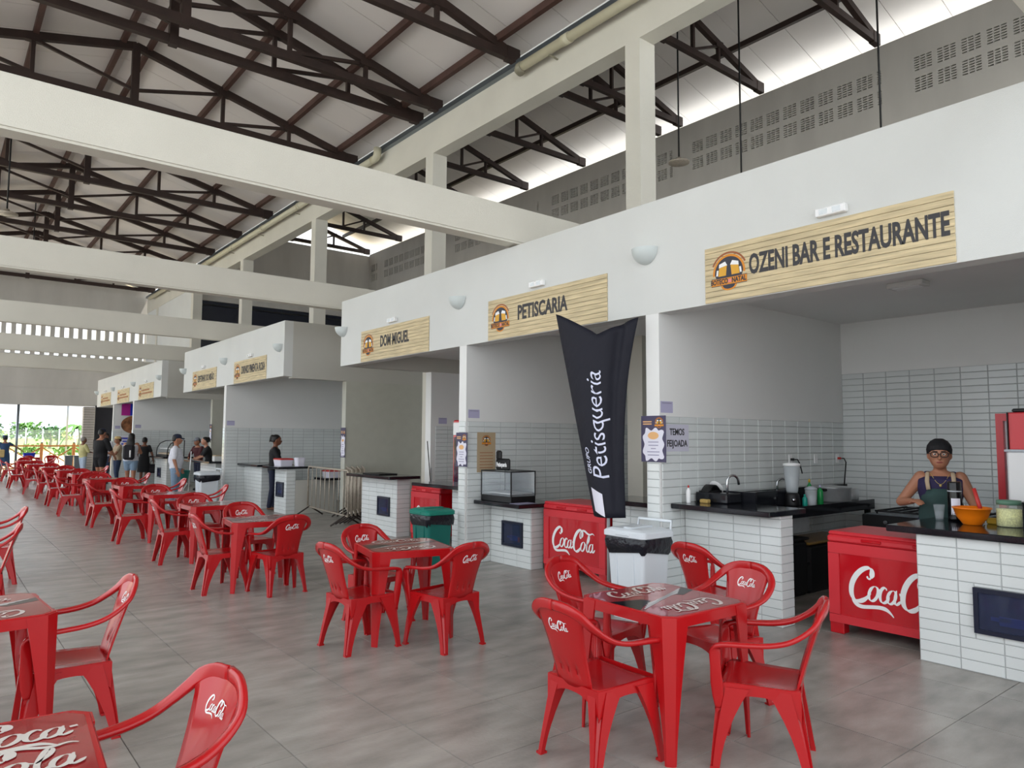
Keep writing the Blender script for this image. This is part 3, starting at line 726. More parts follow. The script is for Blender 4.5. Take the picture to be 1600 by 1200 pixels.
def script_logo(f, nrm=(0, 0, 1), half=0):
    """flowing white script word, about 3 wide, origin at its centre; f maps (x,y) to 3D"""
    cx_ = (1.42, .72, 2.13)[half]; mb = MB(); g = lambda q: f((q[0]-cx_)/2.9, (q[1]-.36)/2.9)
    cnt = [0]; nv = Vector(nrm)*.00018
    def st(p, w, **k):
        cnt[0] += 1
        if (half == 1 and cnt[0] > 9) or (half == 2 and cnt[0] <= 9): return
        o_ = nv*cnt[0]; pen(mb, p, w, f=lambda q: tuple(Vector(g(q))+o_), **k)
    # first capital with its ribbon under the small letters
    st(bez([(.60, .66), (.66, .78), (.66, .92), (.54, .93), (.34, .93), (.06, .62), (.03, .34), (.00, .10), (.10, -.02), (.24, .0), (.38, .02), (.50, .14), (.58, .26)]), .150, thin=.30, taper=(.05, .2))
    st(bez([(.60, .67), (.55, .60), (.50, .64), (.50, .71)]), .06, thin=.6)
    st(bez([(.05, .20), (.05, -.06), (.20, -.16), (.42, -.13), (.66, -.10), (.84, -.06), (.98, -.10), (1.06, -.13), (1.14, -.20), (1.20, -.28)]), .11, ang=60, thin=.45, taper=(.1, .35))
    # o c a
    st(ell(.66, .26, .12, .20), .085); st(bez([(.72, .46), (.80, .40), (.84, .36), (.90, .40)], 8), .045, thin=.7)
    st(bez([(1.03, .40), (1.02, .50), (.92, .48), (.87, .36), (.81, .20), (.84, .04), (.94, .06), (1.02, .08), (1.06, .16), (1.10, .24)]), .085)
    st(ell(1.16, .24, .105, .18), .08); st(bez([(1.30, .44), (1.26, .30), (1.22, .14), (1.25, .08), (1.29, .04), (1.36, .12), (1.40, .18)]), .075)
    st([Vector((1.37, .34)), Vector((1.47, .36))], .07, thin=.9, taper=(0, 0))
    # second capital, its loop and the wave over the end
    st(bez([(1.98, .60), (2.06, .74), (2.06, .90), (1.92, .92), (1.72, .92), (1.48, .58), (1.46, .28), (1.44, .06), (1.54, -.05), (1.66, -.03), (1.80, .0), (1.90, .12), (1.97, .26)]), .150, thin=.30, taper=(.05, .2))
    st(bez([(1.98, .60), (1.92, .52), (1.86, .60), (1.88, .72), (1.91, .90), (2.10, .96), (2.26, .86), (2.38, .79), (2.48, .74), (2.60, .80), (2.66, .83), (2.72, .84), (2.80, .76)]), .085, ang=60, thin=.45, taper=(.1, .3))
    # o l a
    st(ell(2.06, .22, .12, .20), .085); st(bez([(2.12, .42), (2.20, .36), (2.24, .30), (2.28, .30)], 8), .045, thin=.7)
    st(bez([(2.30, .28), (2.42, .40), (2.52, .60), (2.48, .70), (2.43, .76), (2.36, .50), (2.32, .30), (2.28, .08), (2.32, -.02), (2.40, .04), (2.44, .07), (2.48, .14), (2.50, .18)]), .08)
    st(ell(2.58, .20, .105, .18), .08); st(bez([(2.72, .40), (2.68, .26), (2.64, .10), (2.67, .04), (2.71, .0), (2.78, .08), (2.84, .16)]), .075)
    return mb
# ------------------------------------------------------------------ red plastic armchair (faces +x, floor at z 0)
def back_x(z, y): return -.205-.150*max(0, (z-.40)/.455)**1.12+.95*y*y*(1-.2*(z-.4)/.4)
def build_chair(label, group):
    t = thing('plastic_armchair', label, 'chair', group=group)
    # seat: dished, waterfall front
    def seat(u, v):
        x = -.21+.43*u; hw = .205+.03*u; y = (v*2-1)*hw
        z = .420+.012*u-.020*(1-(v*2-1)**2)*(1-abs(u*2-1)**2*.6)-(.03*((u-.88)/.12)**2 if u > .88 else 0)
        return (x, y, z)
    fixn_o(MB().grid(seat, 14, 12, (0, 0, -.010)).build('seat', 'red', t))
    # apron with arched cut-outs
    ap = MB()
    def apron(p0, p1, lo, hi, n=12):
        for i in range(n):
            a, b = i/n, (i+1)/n
            P = [Vector(p0).lerp(Vector(p1), q) for q in (a, b)]
            bz = [lo+(hi-lo)*(1-abs(2*q-1)**2.6) for q in (a, b)]
            nrm = Vector((p1[1]-p0[1], p0[0]-p1[0], 0)).normalized()*.005
            vs = [(P[0].x, P[0].y, bz[0]), (P[1].x, P[1].y, bz[1]), (P[1].x, P[1].y, .418+.012*(P[1].x+.21)/.43), (P[0].x, P[0].y, .418+.012*(P[0].x+.21)/.43)]
            ap.add(vs+[(v[0]+nrm.x, v[1]+nrm.y, v[2]) for v in vs], [(0, 1, 2, 3), (7, 6, 5, 4), (0, 4, 5, 1), (3, 2, 6, 7)])
    apron((-.215, .207, 0), (.215, .236, 0), .27, .375); apron((.215, -.236, 0), (-.215, -.207, 0), .27, .375)
    apron((.222, .236, 0), (.222, -.236, 0), .29, .385); apron((-.215, -.207, 0), (-.215, .207, 0), .29, .375)
    ap.build('seat_apron', 'red', t)
    # legs: channel section, splayed, wide at the top
    for sx, sy in ((1, 1), (1, -1), (-1, 1), (-1, -1)):
        top = Vector((sx*.180+(.004 if sx > 0 else -.004), sy*(.213 if sx > 0 else .185), .41)); foot = Vector((.225 if sx > 0 else -.248, sy*(.240 if sx > 0 else .218), 0))
        rings = []
        for k in range(7):
            q = k/6; c = top.lerp(foot, q); a = .120*(1-q)**1.9+.050; b = .060*(1-q)**1.6+.040; w = .007
            # channel open toward the inside (local: outer corner at +x+y)
            sec = [(.22, .5), (-.5, .5), (-.5, .1), (.10, -.02), (.02, -.5), (.5, -.5), (.5, .15), (.30, .06), (.16, .26)]
            rings.append([(c.x+sx*(u*a-(a-.05)*.48), c.y+sy*(v*b-(b-.04)*.35), c.z) for u, v in sec])
        m = MB(); m.loft(rings, smooth=False)
        c = foot; m.box(min(c.x-sx*.022, c.x+sx*.024), max(c.x-sx*.022, c.x+sx*.024), c.y-.019, c.y+.021, 0, .012)
        fixn_o(m.build('leg', 'red', t))
    # back panel with three slots at the bottom
    bp = MB()
    def hw(z): q = (z-.40)/.455; return .135+.02*q+.075*max(0, q-.35)**1.5*1.2
    zs = [.40, .44, .475, .505, .56, .62, .68, .74, .785, .825, .842]
    ys = [-1, -.82, -.66, -.5, -.42, -.2, -.04, .04, .2, .42, .5, .66, .82, 1]
    slots = {(2, 3), (2, 6), (2, 9)}
    top = lambda y: .855-.10*(abs(y)/.21)**2.4
    def pt(j, i, dx=0):
        z = zs[j]; y = ys[i]*hw(z)
        if j >= 8: z = zs[j]+(top(y)-.855)*((j-7)/3)
        return (back_x(z, y)+dx, y, z)
    W = len(ys); base = len(bp.v)
    for dx in (0, -.011):
        for j in range(len(zs)):
            for i in range(W): bp.v.append(pt(j, i, dx))
    off = W*len(zs)
    for j in range(len(zs)-1):
        for i in range(W-1):
            a = j*W+i
            if (j, i) in slots:
                for e, g in ((a, a+1), (a+1, a+W+1), (a+W+1, a+W), (a+W, a)): bp.face((e, g, g+off, e+off))
                continue
            bp.face((a, a+1, a+W+1, a+W), True); bp.face((a+off, a+W+off, a+W+1+off, a+1+off), True)
    for i in range(W-1):
        bp.face((i+1, i, i+off, i+1+off)); a = (len(zs)-1)*W+i; bp.face((a, a+1, a+1+off, a+off))
    for j in range(len(zs)-1):
        a = j*W; bp.face((a, a+W, a+W+off, a+off)); a += W-1; bp.face((a+W, a, a+off, a+W+off))
    fixn_o(bp.build('backrest', 'red', t))
    # one band each side: top of the back, sweeping into the arm, turning down to the front leg
    P = [((back_x(.835, 0)-.004, 0, .832), (0, 0, .054)), ((back_x(.83, .10)-.004, .10, .825), (0, .01, .054)), ((back_x(.80, .17)-.006, .178, .796), (-.004, .030, .046)), ((-.288, .224, .752), (-.012, .040, .032)),
         ((-.228, .248, .706), (-.016, .044, .018)), ((-.155, .258, .668), (-.010, .048, .010)), ((-.06, .262, .646), (0, .050, .006)), ((.06, .262, .637), (0, .050, .003)), ((.150, .260, .632), (0, .050, .001)),
         ((.200, .257, .620), (.026, .044, 0)), ((.216, .254, .588), (.056, .022, 0)), ((.214, .248, .51), (.056, .006, 0)), ((.210, .238, .43), (.064, .0, 0)), ((.204, .230, .36), (.060, 0, 0)), ((.204, .226, .30), (.030, 0, 0))]
    for s in (1, -1):
        rings = []; C = [Vector((p[0][0], s*p[0][1], p[0][2])) for p in P]
        # smooth resample
        CC, WW = [], []
        for i in range(len(P)-1):
            for k in range(3):
                q = k/3; p0, p1, p2, p3 = (C[max(i-1, 0)], C[i], C[i+1], C[min(i+2, len(C)-1)])
                CC.append(.5*((2*p1)+(-p0+p2)*q+(2*p0-5*p1+4*p2-p3)*q*q+(-p0+3*p1-3*p2+p3)*q**3))
                w0, w1 = Vector(P[i][1]), Vector(P[i+1][1]); w = w0.lerp(w1, q); WW.append(Vector((w.x, s*w.y, w.z)))
        CC.append(C[-1]); w = P[-1][1]; WW.append(Vector((w[0], s*w[1], w[2])))
        for i, c in enumerate(CC):
            d = (CC[min(i+1, len(CC)-1)]-CC[max(i-1, 0)]).normalized(); w = WW[i]; w = w-d*w.dot(d)
            nrm = d.cross(w).normalized()*.0125; h = w*.5
            rings.append([c+h+nrm*.3, c+h*.7+nrm, c-h*.7+nrm, c-h+nrm*.3, c-h-nrm*.8, c-h*.7-nrm, c+h*.7-nrm, c+h-nrm*.8])
        fixn_o(MB().loft(rings).build('arm', 'red', t))
    # printed script on both faces of the back
    def on_back(side):
        def f(x, y):
            yy = (-x if side < 0 else x)*.16; zz = .722+y*.16
            if side < 0: return (back_x(zz, yy)-.0125, yy, zz)
            return (back_x(zz, yy)+.0015, yy, zz)
        return f
    for s in (-1, 1):
        # seen from behind (-x side) right is -y ; seen from the front right is +y
        script_logo(on_back(s), (s, 0, 0)).build('logo', 'white', t)
    return t
def fixn_o(o): fixn(o.data); return o
# ------------------------------------------------------------------ red plastic table
def build_table(label, group, hs=.335, big=False):
    t = thing('plastic_table', label, 'table', group=group); h = .715; c = .055
    octa = lambda r, k: [(-r+k, -r), (r-k, -r), (r, -r+k), (r, r-k), (r-k, r), (-r+k, r), (-r, r-k), (-r, -r+k)]
    m = MB(); ring = lambda r, k, z: [(x, y, z) for x, y in octa(r, k)]
    m.loft([ring(hs-.006, c, h-.058), ring(hs, c, h-.056), ring(hs, c, h-.006), ring(hs-.006, c, h)], smooth=False)
    fixn_o(m.build('tabletop', 'red', t))
    for sx in (1, -1):
        for sy in (1, -1):
            rings = []
            for k in range(7):
                q = k/6; z = (h-.004)*(1-q); a = .105*(1-q)**1.3+.040; o = hs+.004-.004*q; ch = .052-.024*q; w = .012
                sec = [(o-a, o), (o-ch, o), (o, o-ch), (o, o-a), (o-w, o-a), (o-w, o-ch-.004), (o-ch-.004, o-w), (o-a, o-w)]
                rings.append([(sx*x, sy*y, z) for x, y in sec])
            fixn_o(MB().loft(rings, smooth=False).build('leg', 'red', t))
    # printed top: dark wedges at the sides, pale streaks, script at both ends
    m = MB(); r = hs-.02; k = .05
    poly(m, octa(r, k), h+.0006); o = m.build('print', 'red_dark', t)
    if big:
        for hf, xx, yy in ((1, .13, .17), (2, .14, -.06)): script_logo(lambda x, y: (x*.62+xx, y*.62+yy, h+.002), half=hf).build('logo', 'logo_table', t)
        return t
    m = MB(); poly(m, [(-r, -.12), (-.10, .0), (-.13, .05), (-r, .10)], h+.0012); m.build('print_dark', 'black_gloss', t)
    m = MB(); poly(m, [(r, .14), (.12, .04), (.16, -.01), (r, .05)], h+.0012); m.build('print_dark', 'black_gloss', t)
    m = MB()
    for s in (1, -1):
        for q in range(4):
            a = s*(.03+.035*q); poly(m, [(a-.10*s, -.02*s+.012*q*s), (a+.14*s, .035*s+.025*q*s), (a+.15*s, .052*s+.025*q*s), (a-.09*s, -.004*s+.012*q*s)][::1], h+.0018)
    m.build('print_streaks', 'print_grey', t)
    script_logo(lambda x, y: (-x*.42, -(y*.42)-.20, h+.002)).build('logo', 'logo_table', t)
    script_logo(lambda x, y: (x*.42, y*.42+.20, h+.002)).build('logo', 'logo_table', t)
    return t
mat('print_grey', 'c9c6c6', .2, coat=.5); mat('logo_table', 'd8cfc8', .25, coat=.3)
CH0 = build_chair('', 'x'); CH0.scale = (.91, .91, .95); TB0 = build_table('', 'x'); USED = {}
def place(proto, x, y, deg, label, group):
    if not USED.get(proto.name): o = proto; USED[proto.name] = 1
    else: o = copy_tree(proto)
    o.location = (x, y, 0); o.rotation_euler = (0, 0, math.radians(deg)); o['label'] = label; o['group'] = group; return o
GC, GT = 'red plastic armchairs', 'red plastic tables'
ROW = ['nearest', 'second', 'third', 'fourth', 'fifth', 'sixth', 'seventh', 'eighth', 'ninth', 'tenth', 'eleventh', 'twelfth']
# tables of the long row: (x, y, turn, [(side, x, y, facing)])
TABLES = [
    (3.24, 2.66, -2, [('hall side', 2.74, 2.66, -2), ('far side', 3.42, 3.33, -78), ('stall side', 3.86, 2.75, 172), ('near side', 3.37, 2.14, 118)]),
    (3.12, 5.30, -13, [('hall side', 2.68, 5.18, 4), ('far side', 3.15, 5.76, -84), ('near side', 3.22, 4.82, 98)]),
    (2.86, 7.92, -8, [('hall side', 2.47, 7.92, 0), ('far side', 3.02, 8.68, -88), ('near side', 2.91, 7.50, 97)]),
    (2.98, 10.05, 0, [('hall side', 2.56, 10.05, -2), ('far side', 2.97, 10.55, -90)]),
    (3.00, 12.30, -3, [('hall side', 2.50, 12.35, 0), ('far side', 3.0, 12.85, -88), ('stall side', 3.62, 12.5, 172)]),
    (3.02, 14.75, 2, [('hall side', 2.52, 14.8, 3), ('far side', 3.0, 15.3, -90), ('stall side', 3.55, 14.75, 178)]),
    (2.90, 17.25, 0, [('hall side', 2.34, 17.2, -4), ('far side', 2.95, 17.8, -92), ('stall side', 3.5, 17.4, 176)]),
    (2.95, 19.7, 3, [('hall side', 2.42, 19.8, 2), ('far side', 2.95, 20.25, -90), ('near side', 2.95, 19.15, 88)]),
    (2.95, 22.1, 0, [('hall side', 2.45, 22.2, 0), ('far side', 2.95, 22.65, -90), ('stall side', 3.5, 22.1, 180)]),
    (2.85, 24.4, 0, [('hall side', 2.35, 24.2, -6), ('far side', 2.85, 24.95, -92)]),
    (2.75, 27.2, 0, [('hall side', 2.2, 27.1, 4), ('far side', 2.75, 27.75, -90)]),
    (2.8, 31.2, 0, [('hall side', 2.3, 31.3, 0), ('far side', 2.8, 31.75, -90), ('stall side', 3.35, 31.2, 180)]),
]
for i, (x, y, a, chs) in enumerate(TABLES):
    place(TB0, x, y, a, 'red plastic table with script print, %s in the long row' % ROW[i], GT)
    for side, cx, cy, ca in chs:
        place(CH0, cx, cy, ca, 'red plastic armchair on the %s of the %s table in the long row' % (side, ROW[i]), GC)
place(CH0, 4.88, 3.47, -8, 'red plastic armchair standing alone between the white bin and the tiled counter', GC)
# tables on the left edge
place(TB0, .20, 4.62, 4, 'red plastic table cut off by the left edge of the photo', GT)
place(CH0, .64, 4.62, 178, 'red plastic armchair seen from the side at the left-edge table', GC)
TB1 = build_table('red plastic table with large script in the bottom left corner', GT, big=True); TB1.location = (.10, 2.46, 0); TB1.rotation_euler[2] = math.radians(-4)
place(CH0, .53, 2.55, 186, 'red plastic armchair with script in the bottom left foreground', GC)
place(CH0, .38, 7.95, 176, 'red plastic armchair cut by the left edge, nearer of two', GC)
place(CH0, .58, 9.75, 180, 'red plastic armchair cut by the left edge, farther of two', GC)
place(CH0, 4.0, 35.2, -92, 'bright red plastic armchair by the wooden railing at the far end', GC)
place(CH0, 3.35, 35.0, -60, 'red plastic armchair left of the bright one by the far railing', GC)
# ------------------------------------------------------------------ bins
mat('bin_white', 'dfe5ea', .35); mat('bin_green', '0f6a60', .35); mat('bin_green_lid', '16806f', .3); mat('bag', '15161f', .22, bump=.5, bscale=18, dist=.03)
def rrect(w, d, r, z, n=4):
    p = []
    for cx, cy, a0 in ((w/2-r, d/2-r, 0), (-w/2+r, d/2-r, 90), (-w/2+r, -d/2+r, 180), (w/2-r, -d/2+r, 270)):
        for i in range(n+1):
            a = math.radians(a0+90*i/n); p.append((cx+r*math.cos(a), cy+r*math.sin(a), z))
    return p
def waste_bin(label, x, y, w, d, h, body, lid, rot=0, handle=True, bag=True):
    t = thing('waste_bin', label, 'bin', (x, y, 0), rot)
    m = MB(); m.loft([rrect(w*.78, d*.78, .03, 0), rrect(w*.80, d*.80, .03, .03), rrect(w*.96, d*.96, .04, h-.07)], smooth=False)
    for s in (-.22, .22): m.box(-w*.47, -w*.44, s*d-.008, s*d+.008, .05, h-.2)
    m.build('body', body, t)
    m = MB(); m.loft([rrect(w*1.04, d*1.04, .04, h-.075), rrect(w*1.08, d*1.08, .045, h-.07), rrect(w*1.08, d*1.08, .045, h-.03), rrect(w*1.02, d*1.02, .05, h-.015), rrect(w*.86, d*.86, .06, h)], smooth=False)
    l = m.build('lid', lid, t)
    MB().cbox(-w*.38, w*.38, -d*.1, d*.1, h-.004, h+.012, .006).build('lid_rib', lid, l)
    MB().cbox(-w*.56, -w*.50, -d*.18, d*.18, h-.06, h-.035, .006).build('lid_grip', lid, l)
    if bag:
        rs = []; R2 = random.Random(int(x*100)); n = len(rrect(1, 1, .1, 0)); ph = [R2.uniform(-.018, .018) for _ in range(n)]
        for z, k, j in ((h-.078, 1.03, 0), (h-.12, 1.07, .6), (h-.17, 1.04, 1), (h-.205, .99, 1.4)):
            base = rrect(w*k, d*k, .05, z); rs.append([(p[0]*(1+ph[i]*j), p[1]*(1+ph[(i*3) % n]*j), p[2]+ph[(i*7) % n]*j*1.3) for i, p in enumerate(base)])
        MB().loft(rs, cap=False).build('bag', 'bag', t)
    if handle:
        hb = MB(); hb.tube([(w*.52, -d*.42, h-.06), (w*.58, -d*.42, h+.055), (w*.58, d*.42, h+.055), (w*.52, d*.42, h-.06)], .014, 8); hb.build('handle', lid, t)
    for s in (-1, 1): MB().tube([(w*.36, s*d*.40, .04), (w*.36, s*d*.33, .04)], .04, 12).build('wheel', 'black', t)
    return t
waste_bin('white lidded bin with a black bag skirt below the dark banner', 5.08, 4.45, .40, .46, .80, 'bin_white', 'bin_white')
waste_bin('dark green lidded bin with a black bag behind the second table', 5.12, 7.98, .40, .44, .70, 'bin_green', 'bin_green_lid', 0, False)
waste_bin('white lidded bin with a black bag beside the slim white post', 4.95, 17.1, .44, .46, .82, 'bin_white', 'bin_white')
t = thing('bucket_stand', 'green bucket on a folding white stand beside the man in white', 'bucket', (4.75, 18.45, 0))
MB().lathe([(.13, .50), (.19, .80), (.185, .80), (.125, .52)], n=16).build('bucket', 'bin_green', t)
for s in (-1, 1):
    MB().tube([(-.2, s*.14, .0), (.1, s*.14, .50)], .014, 8).build('leg', 'white', t); MB().tube([(.2, s*.14, .0), (-.1, s*.14, .50)], .014, 8).build('leg', 'white', t)
MB().tube([(-.1, -.14, .5), (-.1, .14, .5)], .014, 8).build('rail', 'white', t); MB().tube([(.1, -.14, .5), (.1, .14, .5)], .014, 8).build('rail', 'white', t)
MB().tube([(.19, .1, .1), (.24, .14, 1.25)], .012, 8).build('mop_handle', 'white', t)
# ------------------------------------------------------------------ red chest coolers
def chest_cooler(label, x, y0, y1, d=.62, h=.84):
    w = y1-y0; t = thing('chest_cooler', label, 'cooler', (x, y0, 0))
    MB().cbox(0, d, 0, w, .09, h-.09, .018).build('body', 'red_cooler', t)
    for a in (0, d-.10):
        for b in (0, w-.12): MB().cbox(a+.003, a+.10, b+.003, b+.12, 0, .10, .006).build('foot', 'red_cooler', t)
    m = MB(); m.cbox(-.008, d, -.006, w+.006, h-.09, h-.035, .014); l = m.build('lid_frame', 'red_frame', t)
    MB().cbox(-.002, d-.01, 0, w, h-.036, h, .015).build('lid', 'red_frame', t)
    for q in (.28, .62): MB().cbox(-.018, .0, w*q, w*q+.16, h-.07, h-.045, .005).build('lid_grip', 'red_cooler', t)
    f = MB()
    for a, b, c, e in ((.0, w, .09, .16), (0, w, h-.18, h-.09), (0, .10, .16, h-.18), (w-.10, w, .16, h-.18)): f.box(-.010, .002, a+.004, b-.004, c+.002, e-.002)
    f.build('front_frame', 'red_frame', t)
    lw = w*.70; script_logo(lambda u, v: (-.0035, w/2-u*lw, h*.48+v*lw*1.05), (-1, 0, 0)).build('logo', 'white', t)
    return t
chest_cooler('red chest cooler with white script in front of the kitchen at right', 5.97, 1.96, 3.13)
chest_cooler('red chest cooler with white script behind the dark banner', 5.92, 5.66, 6.70)
chest_cooler('red chest cooler partly hidden by the green bin', 6.12, 9.32, 10.16)
# tall red fridge behind the post
t = thing('upright_fridge', 'tall red upright fridge with glass door beside the white post', 'fridge', (6.30, 8.62, 0))
MB().cbox(0, .6, 0, .64, .05, 1.88, .02).build('cabinet', 'red_cooler', t); MB().box(-.012, 0, .05, .59, .25, 1.62).build('door_glass', 'glass_dark', t)
MB().cbox(-.03, -.012, .04, .06, .8, 1.2, .005).build('handle', 'chrome', t); MB().cbox(-.014, 0, .03, .61, 1.65, 1.84, .004).build('header', 'white', t)
for a in (.05, .55):
    for b in (.05, .59): MB().tube([(a, b, 0), (a, b, .06)], .025, 8).build('foot', 'black', t)
# ------------------------------------------------------------------ glass display case with a lettered block on it
t = thing('display_case', 'small glass food display case with black frame on low counter', 'display case', (5.60, 6.95, .8085))
w, d, h = .62, .40, .38
MB().cbox(0, d, 0, w, 0, .075, .005).build('base', 'black', t)
fr = MB()
for a in (.006, d-.006):
    for b in (.006, w-.006): fr.bar((a, b, .07), (a, b, h), .012, .012, (1, 0, 0))
for b in (.006, w-.006): fr.bar((0, b, h), (d, b, h), .014, .014)
for a in (.006, d-.006): fr.bar((a, 0, h), (a, w, h), .014, .014)
fr.build('frame', 'black', t)
MB().box(.003, .006, .012, w-.012, .075, h-.006).build('pane', 'glass', t); MB().box(.012, d-.012, .003, .006, .075, h-.006).build('pane', 'glass', t)
MB().box(.0, d, 0, w, h+.002, h+.006).build('pane', 'glass', t); MB().box(.012, d-.012, w-.006, w-.003, .075, h-.006).build('pane', 'glass', t)
MB().box(d-.008, d-.004, .012, w-.012, .075, h-.006).build('mirror', 'chrome', t)
MB().box(.03, d-.03, .03, w-.03, .10, .112).build('tray', 'alu', t); MB().box(.05, d-.05, .03, w-.03, .22, .226).build('shelf', 'glass', t)
t = thing('lettered_block', 'black ornamental block with white Petisqueria lettering on display case', 'sign', (5.70, 7.13, 1.197))
m = MB(); m.cbox(0, .05, 0, .27, 0, .15, .02); m.cbox(0, .05, .17, .27, .13, .25, .02); m.build('block', 'black', t)
o = link('lettering', text_mesh('Petisqueria', .075, .003, .62, mname='white'), t); o.matrix_local = frame((-.003, .135, .07), (0, -1, 0), (0, 0, 1))
# paper on the counter beside the case
tag(MB().box(5.56, 5.85, 6.74, 6.93, .8095, .8115).build('paper_sheet', 'poster_grey'), 'grey paper sheet lying beside the glass display case', 'paper')
# ------------------------------------------------------------------ dark feather banner
mat('banner_cloth', '0d0e1e', .7, bump=.3, bscale=6, dist=.05); mat('banner_edge', '0b0b18', .7); mat('banner_ink', 'd9dcf0', .6)
BX, BY = 5.14, 4.88
bd = Vector((.35, -.937, 0)).normalized()      # across the banner, to the right in the photo
bn = Vector((-.937, -.35, 0)).normalized()     # toward the hall
def bedge(v): return -(.165+.42*v), .165-.02*math.sin(math.pi*v)+.145*v**3
def ban(u, v):
    """u -1..1 across, v 0..1 up"""
    l, r = bedge(v); top = 2.88-.25*(1-abs((u-.12)/1.12))**1.15-.06*max(0, u)
    z = .85+(top-.85)*v
    bulge = .12*(1-u*u)*(1-.2*v)-.06*math.exp(-((u-.62)/.13)**2)*(.1+.9*v)
    p = Vector((BX, BY, 0))+bd*(l+(r-l)*(u+1)/2)+bn*(bulge-.03); return (p.x, p.y, z)
t = thing('feather_banner', 'tall dark navy banner reading GRUPO Petisqueria beside the white bin', 'banner')
gm = MB()
def ban01(u, v): return ban(u*2-1, v)
fixn_o(gm.grid(ban01, 36, 30, tuple(-bn*.006)).build('cloth', 'banner_cloth', t))
MB().tube([(BX, BY, 0), (BX, BY, 1.0), (BX+.02, BY, 2.5)], .016, 8).build('pole', 'alu', t); 
b_ = MB(); b_.bar((BX-.15, BY+.02, .015), (BX+.15, BY-.02, .015), .05, .03); b_.bar((BX-.02, BY-.15, .015), (BX+.02, BY+.18, .015), .05, .03); b_.build('base', 'black', t)
def banner_text(words, size, u, v0, v1, sx=1.0, bold=0.0, name='lettering'):
    """vertical lettering reading upward, bent over the cloth"""
    me = text_mesh(words, size, bold, 1, 'LEFT', 'banner_ink', depth=0)
    xs = [q.co.x for q in me.vertices]; a, b = min(xs), max(xs)
    bmm = bmesh.new(); bmm.from_mesh(me); bmesh.ops.triangulate(bmm, faces=bmm.faces); bmesh.ops.subdivide_edges(bmm, edges=[e for e in bmm.edges if e.calc_length() > .03], cuts=2)
    for q in bmm.verts:
        v = v0+(v1-v0)*(q.co.x-a)/(b-a); l, r = bedge(v); hw = (r-l)/2
        uu = u(v)-q.co.y/hw
        p = Vector(ban(uu, v))+bn*.008; q.co = p
    bmm.to_mesh(me); bmm.free(); link(name, me, t)
banner_text('Petisqueria', .235, lambda v: .12-.08*v, .21, .79, bold=-.001)
banner_text('GRUPO', .07, lambda v: -.52, .215, .345, bold=.001)
lab_q = ((-.62, .03), (.06, .005), (.04, .125), (-.66, .145))
def labf(u, v):
    q = [Vector(c) for c in lab_q]; p = q[0].lerp(q[1], u).lerp(q[3].lerp(q[2], u), v)
    return tuple(Vector(ban(p.x, p.y))+bn*.008)
MB().grid(labf, 12, 8).build('paper_label', 'poster_white', t)
# ------------------------------------------------------------------ steel crowd barriers
def barrier(label, p0, p1, h=1.0):
    a, b = Vector(p0), Vector(p1); L = (b-a).length; ang = math.atan2(b.y-a.y, b.x-a.x)
    t = thing('crowd_barrier', label, 'barrier', (a.x, a.y, 0), ang, 'steel crowd barriers')
    MB().tube([(0, 0, .18), (0, 0, h-.04), (.04, 0, h), (L-.04, 0, h), (L, 0, h-.04), (L, 0, .18), (0, 0, .18)], .018, 8).build('frame', 'galv', t)
    n = 9
    for i in range(1, n): MB().tube([(L*i/n, 0, .18), (L*i/n, 0, h)], .008, 6).build('bar', 'galv', t)
    for x in (.12, L-.12):
        MB().tube([(x, -.28, .015), (x, 0, .19), (x, .28, .015)], .016, 8).build('foot', 'rusty_foot', t)
W_ = ['frontmost of the group beside the tiled counter', 'second of the group', 'third of the group', 'fourth of the group', 'rearmost of the group']
barrier('galvanised steel crowd barrier, '+W_[0], (6.20, 14.42), (5.97, 12.10))
for q in range(1, 5): barrier('galvanised steel crowd barrier, '+W_[q], (6.02+.095*q, 12.22+.03*q), (6.60+.115*q, 13.72), 1.0+.004*q)
# ------------------------------------------------------------------ kitchen of the nearest stall
t = thing('sink_unit', 'black granite sink unit with backsplash along the tiled side wall', 'sink')
b = MB(); b.box(6.14, 8.5, 3.90, 4.43, .86, .915); b.build('worktop', 'granite', t)
MB().box(6.14, 8.94, 4.415, 4.438, .915, 1.06).build('backsplash', 'granite', t); MB().box(6.14, 6.17, 3.92, 4.41, .916, 1.10).build('end_panel', 'granite', t)
MB().box(6.14, 8.5, 3.885, 3.899, .82, .93).build('front_edge', 'granite', t); MB().box(6.2, 7.2, 3.97, 4.41, .66, .84).build('basin', 'alu', t)
for x in (6.2, 8.42):
    MB().box(x, x+.05, 3.92, 3.97, 0, .85).build('leg', 'black', t)
MB().box(6.3, 8.4, 4.0, 4.4, .30, .33).build('under_shelf', 'black', t)
def tap(label, x, y, z, rz):
    t = thing('chrome_tap', label, 'tap', (x, y, z), rz)
    pts = [(0, 0, .02), (0, 0, .20)]+[(.065-.065*math.cos(a), 0, .20+.065*math.sin(a)) for a in (math.pi*q/8 for q in range(1, 8))]+[(.134, 0, .175)]
    MB().tube(pts, .012, 10).build('spout', 'chrome', t); MB().lathe([(.028, 0), (.028, .012), (.018, .03)], n=14).build('base', 'chrome', t); MB().tube([(0, -.02, .05), (0, -.06, .065)], .007, 8).build('lever', 'chrome', t)
tap('chrome swan-neck tap at the front of the bar top', 5.98, 4.12, .9935, -.35)
tap('chrome swan-neck tap on the sink unit by the blender', 7.25, 4.36, .9155, -.6)
tag(MB().cbox(5.88, 6.13, 4.06, 4.42, .9936, 1.09, .012).build('basin_shroud', 'granite'), 'black granite basin block on the bar top behind the tap', 'sink')
